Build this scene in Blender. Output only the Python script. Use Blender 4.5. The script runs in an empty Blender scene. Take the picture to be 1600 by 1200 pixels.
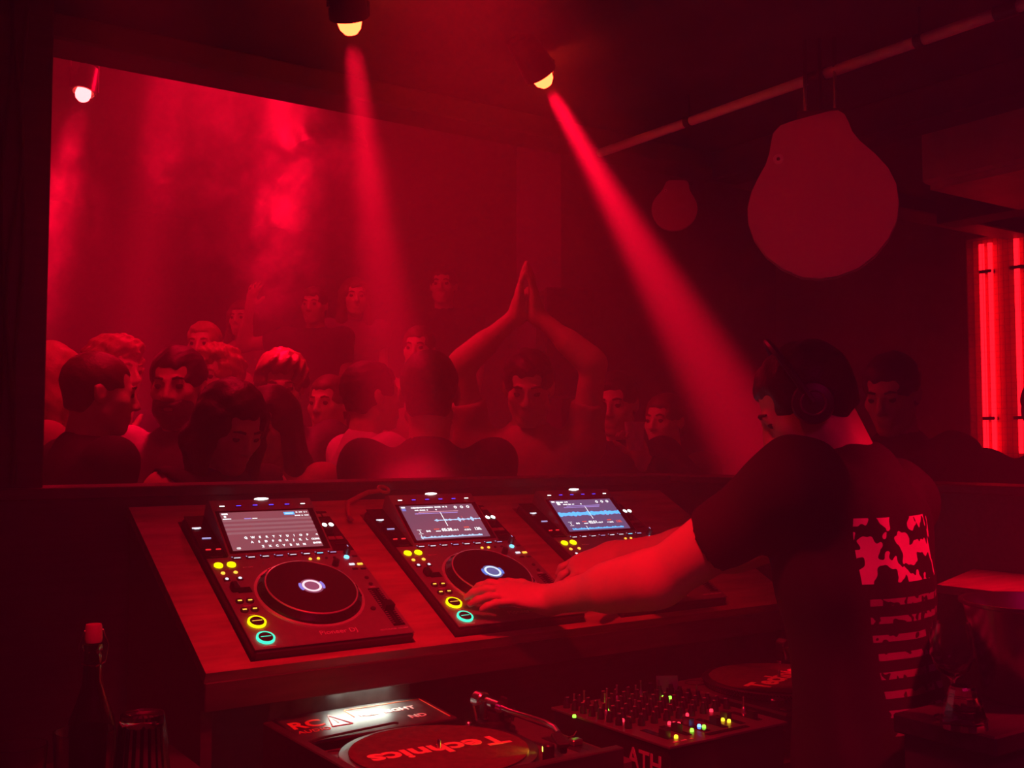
import bpy, bmesh, math, random
import numpy as np
from mathutils import Vector, Matrix
random.seed(7); rng = np.random.default_rng(7)
SC = bpy.context.scene; COL = SC.collection
R = math.radians

# ---------------------------------------------------------------- camera
# world: X runs along the DJ console, Y points to the dance floor, Z up, metres
cd = bpy.data.cameras.new('camera'); cam = bpy.data.objects.new('camera', cd); COL.objects.link(cam)
cam.location = (0, 0, 1.5)
cd.sensor_fit = 'HORIZONTAL'; cd.sensor_width = 36.0; cd.lens = 1678.8 / 1600 * 36.0
cd.clip_start = 0.02
cam.rotation_euler = (R(90 + 3.225), 0, R(-34.5875))
SC.camera = cam
# ---------------------------------------------------------------- world and exposure
wd = bpy.data.worlds.new('club_night'); SC.world = wd; wd.use_nodes = True
wd.node_tree.nodes['Background'].inputs[0].default_value = (0.02, 0.0005, 0.002, 1)
wd.node_tree.nodes['Background'].inputs[1].default_value = 1.0
SC.view_settings.view_transform = 'Standard'; SC.view_settings.look = 'None'
SC.view_settings.gamma = 1.0; SC.view_settings.use_curve_mapping = False
SC.view_settings.exposure = 0.08
SC.cycles.volume_bounces = 0; SC.cycles.max_bounces = 5; SC.cycles.diffuse_bounces = 2; SC.cycles.glossy_bounces = 2; SC.cycles.transmission_bounces = 5; SC.cycles.use_fast_gi = False; SC.cycles.caustics_reflective = False; SC.cycles.caustics_refractive = False; SC.cycles.volume_step_rate = 4.0
SC.cycles.sample_clamp_indirect = 2.0
RED = (1.0, 0.0012, 0.026)
ROSE = (1.0, 0.002, 0.17)

# ---------------------------------------------------------------- materials
MATS = {}
def mat(name, col=(.5, .5, .5), rough=.5, metal=0.0, emit=None, es=1.0, spec=.5, noise=0.0, nscale=20, bump=0.0, alpha=None, sheen=0.0, coat=0.0, stretch=None):
    if name in MATS: return MATS[name]
    m = bpy.data.materials.new(name); m.use_nodes = True; MATS[name] = m
    nt = m.node_tree; b = nt.nodes['Principled BSDF']
    b.inputs['Base Color'].default_value = (*col, 1); b.inputs['Roughness'].default_value = rough
    b.inputs['Metallic'].default_value = metal; b.inputs['Specular IOR Level'].default_value = spec
    if coat: b.inputs['Coat Weight'].default_value = coat; b.inputs['Coat Roughness'].default_value = .1
    if emit: b.inputs['Emission Color'].default_value = (*emit, 1); b.inputs['Emission Strength'].default_value = es
    if noise or bump:
        tc = nt.nodes.new('ShaderNodeTexCoord'); mp = nt.nodes.new('ShaderNodeMapping')
        if stretch: mp.inputs['Scale'].default_value = stretch
        nz = nt.nodes.new('ShaderNodeTexNoise'); nz.inputs['Scale'].default_value = nscale; nz.inputs['Detail'].default_value = 6
        nt.links.new(tc.outputs['Object'], mp.inputs[0]); nt.links.new(mp.outputs[0], nz.inputs['Vector'])
        if noise:
            rp = nt.nodes.new('ShaderNodeValToRGB')
            rp.color_ramp.elements[0].position = .3; rp.color_ramp.elements[1].position = .7
            rp.color_ramp.elements[0].color = (*[c * (1 - noise) for c in col], 1)
            rp.color_ramp.elements[1].color = (*[min(1, c * (1 + noise)) for c in col], 1)
            nt.links.new(nz.outputs[0], rp.inputs[0]); nt.links.new(rp.outputs[0], b.inputs['Base Color'])
        if bump:
            bp = nt.nodes.new('ShaderNodeBump'); bp.inputs['Strength'].default_value = bump; bp.inputs['Distance'].default_value = .004
            nt.links.new(nz.outputs[0], bp.inputs['Height']); nt.links.new(bp.outputs[0], b.inputs['Normal'])
    return m
def glow(name, col, s, sampled=False):
    m = mat(name, (.02, .02, .02), .4, emit=col, es=s)
    m.cycles.emission_sampling = 'AUTO' if sampled else 'NONE'       # tiny indicator lights need no direct sampling
    return m
def glass(name, col=(1, 1, 1), rough=0.07):
    if name in MATS: return MATS[name]
    m = bpy.data.materials.new(name); m.use_nodes = True; MATS[name] = m; nt = m.node_tree
    nt.nodes.remove(nt.nodes['Principled BSDF']); g = nt.nodes.new('ShaderNodeBsdfGlass')
    g.inputs['Color'].default_value = (*col, 1); g.inputs['Roughness'].default_value = rough; g.inputs['IOR'].default_value = 1.45
    nt.links.new(g.outputs[0], nt.nodes['Material Output'].inputs['Surface']); return m

# ---------------------------------------------------------------- mesh builder
class MB:
    def __init__(s): s.v = []; s.f = []
    def add(s, vs, fs, M=None):
        o = len(s.v)
        s.v += [tuple(M @ Vector(p)) for p in vs] if M is not None else [tuple(p) for p in vs]
        s.f += [tuple(i + o for i in f) for f in fs]; return s
    def box(s, x0, x1, y0, y1, z0, z1, M=None):
        return s.add([(x0,y0,z0),(x1,y0,z0),(x1,y1,z0),(x0,y1,z0),(x0,y0,z1),(x1,y0,z1),(x1,y1,z1),(x0,y1,z1)],
            [(0,3,2,1),(4,5,6,7),(0,1,5,4),(1,2,6,5),(2,3,7,6),(3,0,4,7)], M)
    def cbox(s, x0, x1, y0, y1, z0, z1, c=.003, M=None):          # chamfered box
        c = min(c, (x1-x0)*.45, (y1-y0)*.45, (z1-z0)*.45)
        X, Y, Z = (x0, x1), (y0, y1), (z0, z1); vs = []; idx = {}
        for i in (0, 1):
            for j in (0, 1):
                for k in (0, 1):
                    sx, sy, sz = 1-2*i, 1-2*j, 1-2*k
                    idx[i,j,k] = len(vs)
                    vs += [(X[i], Y[j]+sy*c, Z[k]+sz*c), (X[i]+sx*c, Y[j], Z[k]+sz*c), (X[i]+sx*c, Y[j]+sy*c, Z[k])]
        fs = []
        for a in range(3):
            for e in (0, 1):
                q = []
                for (p, r) in ((0,0),(1,0),(1,1),(0,1)):
                    t = [0,0,0]; t[a] = e; t[(a+1)%3] = p; t[(a+2)%3] = r
                    q.append(idx[tuple(t)] + a)
                fs.append(q if e else q[::-1])
                for e2 in (0, 1):                                   # edge between faces a=e and b=e2
                    b = (a+1)%3; cax = (a+2)%3; q = []
                    t = [0,0,0]; t[a] = e; t[b] = e2; t0 = t[:]; t0[cax] = 0; t1 = t[:]; t1[cax] = 1
                    q = [idx[tuple(t0)]+a, idx[tuple(t0)]+b, idx[tuple(t1)]+b, idx[tuple(t1)]+a]
                    fs.append(q if e == e2 else q[::-1])
        for key, o in idx.items(): fs.append((o,o+1,o+2) if sum(key) % 2 else (o+2,o+1,o))
        return s.add(vs, fs, M)
    def lathe(s, prof, n=32, M=None, cap=True):
        vs = []; fs = []
        for (r, z) in prof:
            for k in range(n):
                a = 2*math.pi*k/n; vs.append((r*math.cos(a), r*math.sin(a), z))
        for i in range(len(prof)-1):
            for k in range(n):
                k2 = (k+1) % n; fs.append((i*n+k, i*n+k2, (i+1)*n+k2, (i+1)*n+k))
        if cap:
            if prof[0][0] > 1e-6: fs.append(tuple(range(n))[::-1])
            if prof[-1][0] > 1e-6: fs.append(tuple((len(prof)-1)*n + k for k in range(n)))
        return s.add(vs, fs, M)
    def cyl(s, c, r, h, n=20, M=None, ch=0.0):
        T = Matrix.Translation(c)
        if M is not None: T = M @ T
        return s.lathe([(r, 0), (r, h-ch), (r-ch, h)] if ch else [(r, 0), (r, h)], n, T)
    def ring(s, c, r0, r1, z0, z1, n=32, M=None):
        T = Matrix.Translation(c)
        if M is not None: T = M @ T
        return s.lathe([(r0,z0),(r1,z0),(r1,z1),(r0,z1),(r0,z0)], n, T, cap=False)
    def tube(s, path, r, n=10, M=None):
        P = [Vector(p) for p in path]; rs = r if isinstance(r, (list, tuple)) else [r]*len(P)
        vs = []; fs = []; up = None
        for i, p in enumerate(P):
            d = (P[min(i+1, len(P)-1)] - P[max(i-1, 0)]).normalized()
            if up is None: up = Vector((0,0,1)) if abs(d.z) < .9 else Vector((1,0,0))
            a = d.cross(up).normalized(); b = a.cross(d).normalized(); up = b
            for k in range(n):
                t = 2*math.pi*k/n; vs.append(p + (a*math.cos(t) + b*math.sin(t))*rs[i])
        for i in range(len(P)-1):
            for k in range(n):
                k2 = (k+1) % n; fs.append((i*n+k, (i+1)*n+k, (i+1)*n+k2, i*n+k2))
        fs.append(tuple(range(n))); fs.append(tuple((len(P)-1)*n+k for k in range(n))[::-1])
        return s.add(vs, fs, M)
    def prism(s, poly, z0, z1, M=None):
        n = len(poly)
        vs = [(x, y, z0) for x, y in poly] + [(x, y, z1) for x, y in poly]
        return s.add(vs, [tuple(range(n))[::-1], tuple(range(n, 2*n))] + [(i, (i+1)%n, n+(i+1)%n, n+i) for i in range(n)], M)
    def mesh(s, name, m=None, ang=35):
        me = bpy.data.meshes.new(name); me.from_pydata(s.v, [], s.f)
        bm = bmesh.new(); bm.from_mesh(me); bmesh.ops.recalc_face_normals(bm, faces=bm.faces); bm.to_mesh(me); bm.free()
        me.shade_smooth(); me.set_sharp_from_angle(angle=R(ang))
        if m: me.materials.append(m)
        return me
    def build(s, name, m, parent=None, ang=35): return link(name, s.mesh(name, m, ang), parent)
def link(name, me, parent=None):
    o = bpy.data.objects.new(name, me); COL.objects.link(o)
    if parent is not None: o.parent = parent
    return o
def tag(o, label, cat, group=None, kind=None):
    o['label'] = label; o['category'] = cat
    if group: o['group'] = group
    if kind: o['kind'] = kind
    return o
def thing(name, label, cat, loc=(0,0,0), rz=0, group=None, M=None):
    o = bpy.data.objects.new(name, None); COL.objects.link(o); o.empty_display_size = .05
    if M is not None: o.matrix_world = M
    else: o.location = loc; o.rotation_euler = (0, 0, rz)
    return tag(o, label, cat, group)
def struct(name, mb, m, parent=None):
    o = mb.build(name, m, parent)
    if parent is None: o['kind'] = 'structure'
    return o
def dup(root, M=None, label=None):
    def cp(o, par):
        c = o.copy(); COL.objects.link(c); c.parent = par
        for ch in list(o.children): cp(ch, c)
        return c
    r = cp(root, None)
    if M is not None: r.matrix_world = M
    if label: r['label'] = label
    return r
def text_mesh(body, size, ext=.0004, align='CENTER', bold=0.0, sx=1.0):
    c = bpy.data.curves.new('t', 'FONT'); c.body = body; c.size = size; c.extrude = ext; c.align_x = align; c.align_y = 'CENTER'
    c.resolution_u = 3; c.offset = bold
    o = bpy.data.objects.new('t', c); me = bpy.data.meshes.new_from_object(o)
    bpy.data.objects.remove(o)
    if sx != 1.0:
        for v in me.vertices: v.co.x *= sx
    return me
def text(name, body, size, M, m, parent, **k):
    me = text_mesh(body, size, **k); me.transform(M); me.materials.append(m); me.name = name
    return link(name, me, parent)
def blurred_line(name, x0, x1, y, size, M, m, parent, seed=0):
    """a line of print too small to read: short strokes of uneven length"""
    r = random.Random(seed); b = MB(); x = x0
    while x < x1:
        w = size*r.uniform(.25, .6); hh = size*r.uniform(.3, .5)
        if r.random() > .14: b.box(x, min(x1, x+w), y-hh*.7, y+hh*.7, 0, .0003, M)
        x += w + size*.12
    return b.build(name, m, parent)
T = lambda x, y, z=0: Matrix.Translation((x, y, z))
RX = lambda a: Matrix.Rotation(R(a), 4, 'X'); RY = lambda a: Matrix.Rotation(R(a), 4, 'Y'); RZ = lambda a: Matrix.Rotation(R(a), 4, 'Z')
def frame_to(p, d, upv=(0,0,1)):                                     # matrix at p whose -Z looks along d
    d = Vector(d).normalized(); q = d.to_track_quat('-Z', 'Y'); return Matrix.Translation(p) @ q.to_matrix().to_4x4()
def spot_light(name, p, target, power, cone, col=RED, blend=.35, rad=.02, parent=None):
    l = bpy.data.lights.new(name, 'SPOT'); l.energy = power; l.color = col; l.spot_size = R(cone); l.spot_blend = blend; l.shadow_soft_size = rad
    o = bpy.data.objects.new(name, l); COL.objects.link(o)
    o.matrix_world = frame_to(p, Vector(target) - Vector(p))
    if parent is not None:
        bpy.context.view_layer.update(); o.parent = parent; o.matrix_parent_inverse = parent.matrix_world.inverted()
    return o
def point_light(name, p, power, col=RED, rad=.03):
    l = bpy.data.lights.new(name, 'POINT'); l.energy = power; l.color = col; l.shadow_soft_size = rad
    o = bpy.data.objects.new(name, l); COL.objects.link(o); o.location = p; return o

# ================================================================ the setting
m_wall = mat('black_plaster', (.10, .08, .09), .7, noise=.25, nscale=6, bump=.15)
m_ceil = mat('black_ceiling', (.085, .075, .08), .8, noise=.3, nscale=5, bump=.2)
m_floor = mat('dark_floor', (.06, .055, .055), .45, noise=.3, nscale=9)
m_wood_dark = mat('black_stained_wood', (.055, .045, .05), .45, noise=.35, nscale=9, stretch=(1, 9, 9))
m_black = mat('black_plastic', (.02, .02, .022), .35)
m_blackm = mat('black_painted_metal', (.03, .03, .032), .38)
m_steel = mat('steel', (.55, .55, .56), .25, metal=1)
m_cable = mat('cable_rubber', (.03, .03, .03), .55)
m_trimred = mat('painted_beam', (.17, .11, .13), .6, noise=.2, nscale=5)

struct('floor', MB().box(-1.3, 4.85, -1.1, 8.6, -.1, 0), m_floor)
struct('ceiling', MB().box(-1.3, 4.85, -1.1, 2.75, 2.5, 2.6), m_ceil)
struct('ceiling_dance_floor', MB().box(-1.3, 4.85, 2.75, 8.6, 3.3, 3.4), m_ceil)
struct('wall_left', MB().box(-1.4, -1.3, -1.1, 8.6, 0, 3.4), m_wall)
struct('wall_right', MB().box(4.65, 4.85, -1.1, 8.6, 0, 3.3), m_wall)
struct('wall_back', MB().box(-1.3, 4.65, 8.4, 8.6, 0, 3.3), m_wall)
struct('wall_behind_camera', MB().box(-1.3, 4.85, -1.2, -1.1, 0, 2.6), m_wall)
struct('wall_alcove', MB().box(3.13, 4.65, 4.12, 4.5, 0, 3.3), mat('violet_plaster', (.07, .045, .095), .7, noise=.2, nscale=5))
struct('wall_over_header', MB().box(-1.3, 4.65, 2.74, 2.84, 2.48, 3.3), m_wall)
struct('trim_header_beam', MB().cbox(-1.3, 4.65, 2.6, 2.74, 2.437, 2.5, .006), m_trimred)
# opening's left pillar with a flat casing and two cables
struct('trim_pillar', MB().cbox(-.9, .455, 2.45, 2.72, 0, 2.5, .01), m_wall)
struct('trim_pillar_casing', MB().cbox(.36, .475, 2.425, 2.448, 1.40, 2.5, .003), m_wood_dark)
for i, (x0, amp, ph) in enumerate(((.385, .008, 0), (.418, .006, 2), (.402, .012, 4))):
    pts = [(x0 + amp*math.sin(k*.55 + ph), (2.415, 2.415, 2.402)[i], 2.49 - k*.0535) for k in range(21)]
    o = MB().tube(pts, .0045, 8).build('hanging_cable', m_cable)
    tag(o, ['black cable nearest the frame edge on the pillar', 'thin black cable at the right side of the pillar casing',
            'looping black cable crossing the others on the pillar'][i], 'cable', 'cables down the pillar')
# booth parapet: panel and cap
struct('wall_booth_front', MB().box(.2, 2.32, 2.37, 2.5, 0, 1.385), m_wood_dark)
struct('trim_parapet_cap', MB().cbox(.15, 2.33, 2.372, 2.56, 1.385, 1.41, .003), mat('cap_wood', (.10, .07, .085), .35, noise=.3, nscale=8, stretch=(1, 8, 8)))
# the booth's right side wall and its ledge
struct('wall_booth_side', MB().box(2.24, 2.34, -.2, 2.365, 0, 1.39), m_wood_dark)
struct('trim_side_ledge', MB().cbox(2.20, 2.36, -.2, 2.366, 1.39, 1.41, .003), m_wood_dark)

# pipe under the ceiling: runs from the header towards the camera
pm = mat('conduit_paint', (.92, .85, .87), .3)
g = thing('ceiling_pipe', 'long metal conduit pipe under the ceiling running to the header beam', 'pipe', (2.13, 2.6, 2.42))
MB().tube([(0, 0, 0), (0, -2.4, 0)], .0135, 16).build('pipe', pm, g)
for y in (-.86, -1.36, -2.0): MB().tube([(0, y-.025, 0), (0, y+.025, 0)], .0175, 16).build('coupling', m_blackm, g)
for y in (-.4, -1.15, -1.8): MB().ring((0,0,0), .0137, .0165, -.01, .01, 16, T(0, y, 0) @ RX(90)).cyl((0, y, .016), .004, .062, 8).build('clip', m_blackm, g)
# ceiling duct box and beams at the right
o = MB().cbox(3.0, 3.55, 1.35, 2.05, 2.33, 2.5, .01).box(3.02, 3.53, 1.37, 2.03, 2.31, 2.33).build('ceiling_duct', mat('duct', (.75, .45, .45), .5, noise=.2, nscale=6)); tag(o, 'boxed-in duct on the ceiling at the right, glowing red', 'duct')
for i, (x, w) in enumerate(((2.62, .12), (3.9, .14))):
    struct('trim_ceiling_beam', MB().cbox(x, x+w, -1.1, 2.6, 2.40, 2.5, .006), m_ceil)
# clamps and hook on the ceiling over the hanging panel
# ---------------------------------------------------------------- red ceiling spot lamps
m_lens = glow('lamp_lens', (1, .030, .008), 30); m_lensrim = glow('lamp_reflector', (1, .03, .02), 1.6)
def spot_lamp(label, p, target, power, cone, ceil, group='red ceiling spot lamps', r=.032, lens=None, rad=.012, blend=.4, col=RED):
    d = Vector(target) - Vector(p); t = thing('spot_lamp', label, 'spot lamp', M=Matrix.Translation((p[0], p[1], p[2])), group=group)
    Q = frame_to((0, 0, 0), d) @ RX(180)                              # local +Z along the beam... mesh built with z forward
    Q = d.to_track_quat('Z', 'Y').to_matrix().to_4x4()
    MB().lathe([(r*.45, -.11), (r*.9, -.10), (r, -.04), (r*1.08, .0), (r*1.08, .012), (r*.93, .012), (r*.9, -.004)], 28, Q, cap=False).build('housing', m_blackm, t)
    MB().lathe([(r*.9, -.004), (r*.55, -.012)], 28, Q, cap=False).build('reflector', m_lensrim, t)
    MB().lathe([(r*.55, -.012), (r*.66, .008), (r*.68, .020), (r*.58, .036), (r*.34, .047), (0.0001, .051)], 24, Q, cap=False).build('lens', lens or m_lens, t)
    h = ceil - p[2]; a = r*1.2
    MB().tube([(a, 0, -.0), (a, 0, h*.55), (0, 0, h*.8), (-a, 0, h*.55), (-a, 0, 0)], .004, 8).cyl((0, 0, h*.78), .006, max(.004, h*.22), 10).build('yoke', m_blackm, t)
    bpy.context.view_layer.update()
    spot_light('beam', Vector(p) + d.normalized()*.066, target, power, cone, col, blend, rad, t)
    return t
spot_lamp('red spot lamp at the top of the picture left of centre, beam straight down', (1.007, 2.088, 2.44), (1.716, 2.99, 1.0), 1250, 16, 2.5, blend=1, rad=.025, r=.040)
spot_lamp('red spot lamp right of centre whose narrow beam slants down to the right', (1.559, 2.145, 2.44), (2.955, 2.519, 1.2), 2800, 15, 2.5, blend=1, rad=.02, r=.040)
spot_lamp('overexposed lamp cluster hanging over the dance floor at far left', (1.0, 4.50, 2.93), (.55, 4.1, .9), 800, 18, 3.3, rad=.05, r=.045, lens=glow('white_lens', (1, .05, .055), 24), blend=.9)
# lamps over the dance floor, above the header's edge from here
spot_lamp('dance floor spot hidden above the header, second from left', (1.193, 3.97, 3.2), (.938, 3.92, .2), 1700, 12, 3.3, blend=1, rad=.07)
spot_lamp('dance floor spot hidden above the header, third from left', (1.666, 3.90, 3.2), (1.408, 3.805, .2), 1400, 20, 3.3, blend=1, rad=.09)
# booth lamps over the turntables and side counter; the others here are added fill
spot_lamp('red booth lamp on the ceiling over the turntables', (.66, 1.08, 2.42), (1.14, 1.70, 1.0), 128, 64, 2.5, rad=.04, blend=1.0, col=(1, .006, .016))
spot_lamp('added red fill lamp on the ceiling over the bar counter', (.30, 1.02, 2.42), (.37, 1.52, 1.08), 38, 24, 2.5, r=.026, rad=.03, blend=.9)  # added out of view to put highlights on the bottle and glasses
def fill_lamp(label, p, energy, size=.35, col=RED):  # invented fixture for unseen fill light
    l = bpy.data.lights.new('wash', 'AREA'); l.energy = energy; l.color = col; l.shape = 'DISK'; l.size = size
    t = thing('fill_lamp', label, 'lamp', p)
    MB().lathe([(size*.54, .06), (size*.6, .0), (size*.57, -.03), (size*.52, -.03)], 28).build('housing', m_blackm, t)
    MB().cyl((0, 0, 0), size*.5, .01, 28).build('diffuser', glow('fill_diffuser', (1, .02, .03), 2.0), t)
    o = bpy.data.objects.new('wash', l); COL.objects.link(o); o.parent = t; o.location = (0, 0, -.035)
fill_lamp('added round red fill lamp on the dance floor ceiling, left', (1.55, 4.45, 3.23), 27)  # this and the next two are added to make the haze glow
fill_lamp('added round red fill lamp on the dance floor ceiling, right', (2.6, 5.6, 3.23), 8)
fill_lamp('added round red fill lamp near the back wall', (1.0, 7.0, 3.23), 36)
fill_lamp('added wide rose fill lamp on the booth ceiling behind the camera', (.5, -.35, 2.43), 8.5, .4, ROSE)  # added out of view to raise the booth's ambient light
spot_lamp('added small red fill lamp on the booth ceiling aimed at the large baffle', (.35, .55, 2.43), (2.08, 1.69, 2.10), 22, 15, 2.5, r=.02, blend=.6)  # added only to brighten the baffle's face
fill_lamp('added round red fill lamp over the front row of the crowd', (1.0, 3.05, 3.23), 30, .3)  # added front fill for the crowd's faces
spot_lamp('red booth lamp on the ceiling over the side counter', (2.05, .45, 2.42), (1.82, 1.15, 1.15), 150, 40, 2.5, rad=.04, blend=.9)

# ---------------------------------------------------------------- neon window at the right wall
# tubes stand behind a wired-glass pane in a frame on wall_right (facing -X)
win = MB().cbox(4.585, 4.66, 2.56, 2.60, 1.40, 2.48, .004).cbox(4.585, 4.66, 2.90, 2.935, 1.40, 2.48, .004).cbox(4.585, 4.66, 2.60, 2.90, 2.455, 2.48, .004).cbox(4.585, 4.66, 2.60, 2.90, 1.40, 1.44, .004)
w1 = struct('window_1', win, m_wall)
MB().box(4.640, 4.652, 2.60, 2.90, 1.44, 2.455).build('reflector_panel', mat('red_reflector', (.55, .1, .1), .35), w1)
m_tube = glow('neon_tube', (1, .004, .01), 5.0, True)
for y in (2.80, 2.842, 2.672):
    o = MB().tube([(4.615, y, 1.46), (4.615, y, 2.43)], .012, 12).build('neon_tube', m_tube); 
    tag(o, {2.80: 'right tube of the close pair of red neon tubes in the wall niche', 2.842: 'left red neon tube of the close pair in the wall niche', 2.672: 'red neon tube standing alone at the right of the wall niche'}[y], 'neon tube', 'neon tubes in the niche')
for z in (1.62, 2.30):
    for y in (2.821, 2.672): MB().cbox(4.60, 4.64, y-.03, y+.03, z-.008, z+.008, .003).build('tube_clip', m_blackm, w1)
wm = MB()
for k in range(12): wm.box(4.5935, 4.5945, 2.60+k*.025, 2.601+k*.025, 1.44, 2.455)
for k in range(34): wm.box(4.593, 4.594, 2.60, 2.90, 1.46+k*.029, 1.461+k*.029)
o = wm.build('wire_mesh', m_blackm, w1); o['kind'] = 'stuff'

# ================================================================ sloping player console
O0 = Vector((.720, 1.851, 1.133)); SL = 27.38
BM = Matrix.Translation(O0) @ RX(SL)                                  # board frame: x right, y up the slope, z off the board
DXS = (0.0, .4264, .8604)
con = thing('player_console', 'sloping red-lit wooden console with cutouts for three media players', 'console', (1.35, 2.1, 0))
CI = Matrix.Translation((-1.35, -2.1, 0))
m_ply = mat('stained_plywood', (.42, .22, .20), .42, noise=.28, nscale=7, bump=.25, stretch=(1.2, 8, 8))
us = [-.0895]; 
for d in DXS: us += [d-.004, d+.333]
us += [1.42]
vs_ = [-.020, -.003, .480, .548]
bd = MB()
for i in range(len(us)-1):
    for j in range(3):
        if j == 1 and i % 2 == 1: continue
        bd.box(us[i], us[i+1], vs_[j], vs_[j+1], -.042, -.020)
bme = bd.mesh('board', None)
bm_ = bmesh.new(); bm_.from_mesh(bme); bmesh.ops.remove_doubles(bm_, verts=bm_.verts, dist=1e-5)
seen = {}
for f in bm_.faces:
    k = tuple(sorted(v.index for v in f.verts)); seen.setdefault(k, []).append(f)
bmesh.ops.delete(bm_, geom=[f for fs in seen.values() if len(fs) > 1 for f in fs], context='FACES_ONLY')
bmesh.ops.recalc_face_normals(bm_, faces=bm_.faces); bm_.to_mesh(bme); bm_.free()
bme.materials.append(m_ply); bme.transform(CI @ BM); bme.shade_flat(); link('board', bme, con)
# fascia under the front edge, side cheeks, back rail
MB().cbox(.632, 2.138, 1.850, 1.872, 1.037, 1.088, .002, CI).build('fascia', m_wood_dark, con)
MB().cbox(.632, 2.138, 1.925, 2.30, 1.036, 1.050, .002, CI).build('bottom_panel', m_wood_dark, con)
for x in (.633, 2.118):
    MB().add([(x, 1.873, 0), (x+.02, 1.873, 0), (x+.02, 2.34, 0), (x, 2.34, 0), (x, 1.873, 1.095), (x+.02, 1.873, 1.095), (x+.02, 2.34, 1.335), (x, 2.34, 1.335)],
        [(0,3,2,1),(4,5,6,7),(0,1,5,4),(1,2,6,5),(2,3,7,6),(3,0,4,7)], CI).build('side_cheek', m_wood_dark, con)

# ================================================================ media players
m_body = mat('player_body', (.055, .055, .06), .36, noise=.1, nscale=60)
m_face = mat('player_face', (.21, .19, .2), .32, noise=.08, nscale=90)
m_gloss = mat('gloss_black', (.015, .015, .018), .12, coat=.3)
m_rub = mat('button_rubber', (.03, .03, .035), .5)
m_jogtop = mat('jog_top', (.035, .03, .033), .28)
m_chrome = mat('silver_ring', (.75, .72, .74), .28, metal=.5)
m_print = mat('grey_print', (.80, .74, .76), .5)
L_white = glow('led_white', (1, .95, .92), 4); L_wdim = glow('led_white_dim', (.85, .85, 1), 1.3)
L_blue = glow('led_blue', (.06, .05, 1), 2.2); L_cyan = glow('led_cyan', (.15, .65, 1), 2.2)
L_yel = glow('led_yellow', (1, .78, .0), 2.2); L_amb = glow('led_amber', (1, .48, .05), 2.0); L_red = glow('led_red', (1, .02, .03), 1.2)
L_teal = glow('led_teal', (.02, .9, .55), 1.6); L_lav = glow('led_lavender', (.55, .5, 1), .9)
_mc = {}
def piece(key, make, name, m, parent, x, y, z=0, rz=0):
    k = (key, m.name)
    if k not in _mc: _mc[k] = make().mesh(key, m)
    o = link(name, _mc[k], parent); o.location = (x, y, z); o.rotation_euler = (0, 0, rz); return o
P_flat = lambda w, h, t=.002, c=.0008: (lambda: MB().cbox(-w/2, w/2, -h/2, h/2, 0, t, c))
P_disc = lambda r, t=.002, n=18: (lambda: MB().cyl((0,0,0), r, t, n, ch=min(.0008, t*.4)))
HZ = lambda v: .004 + (v - .315) * .25                                # height of the tilted screen hump
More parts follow.
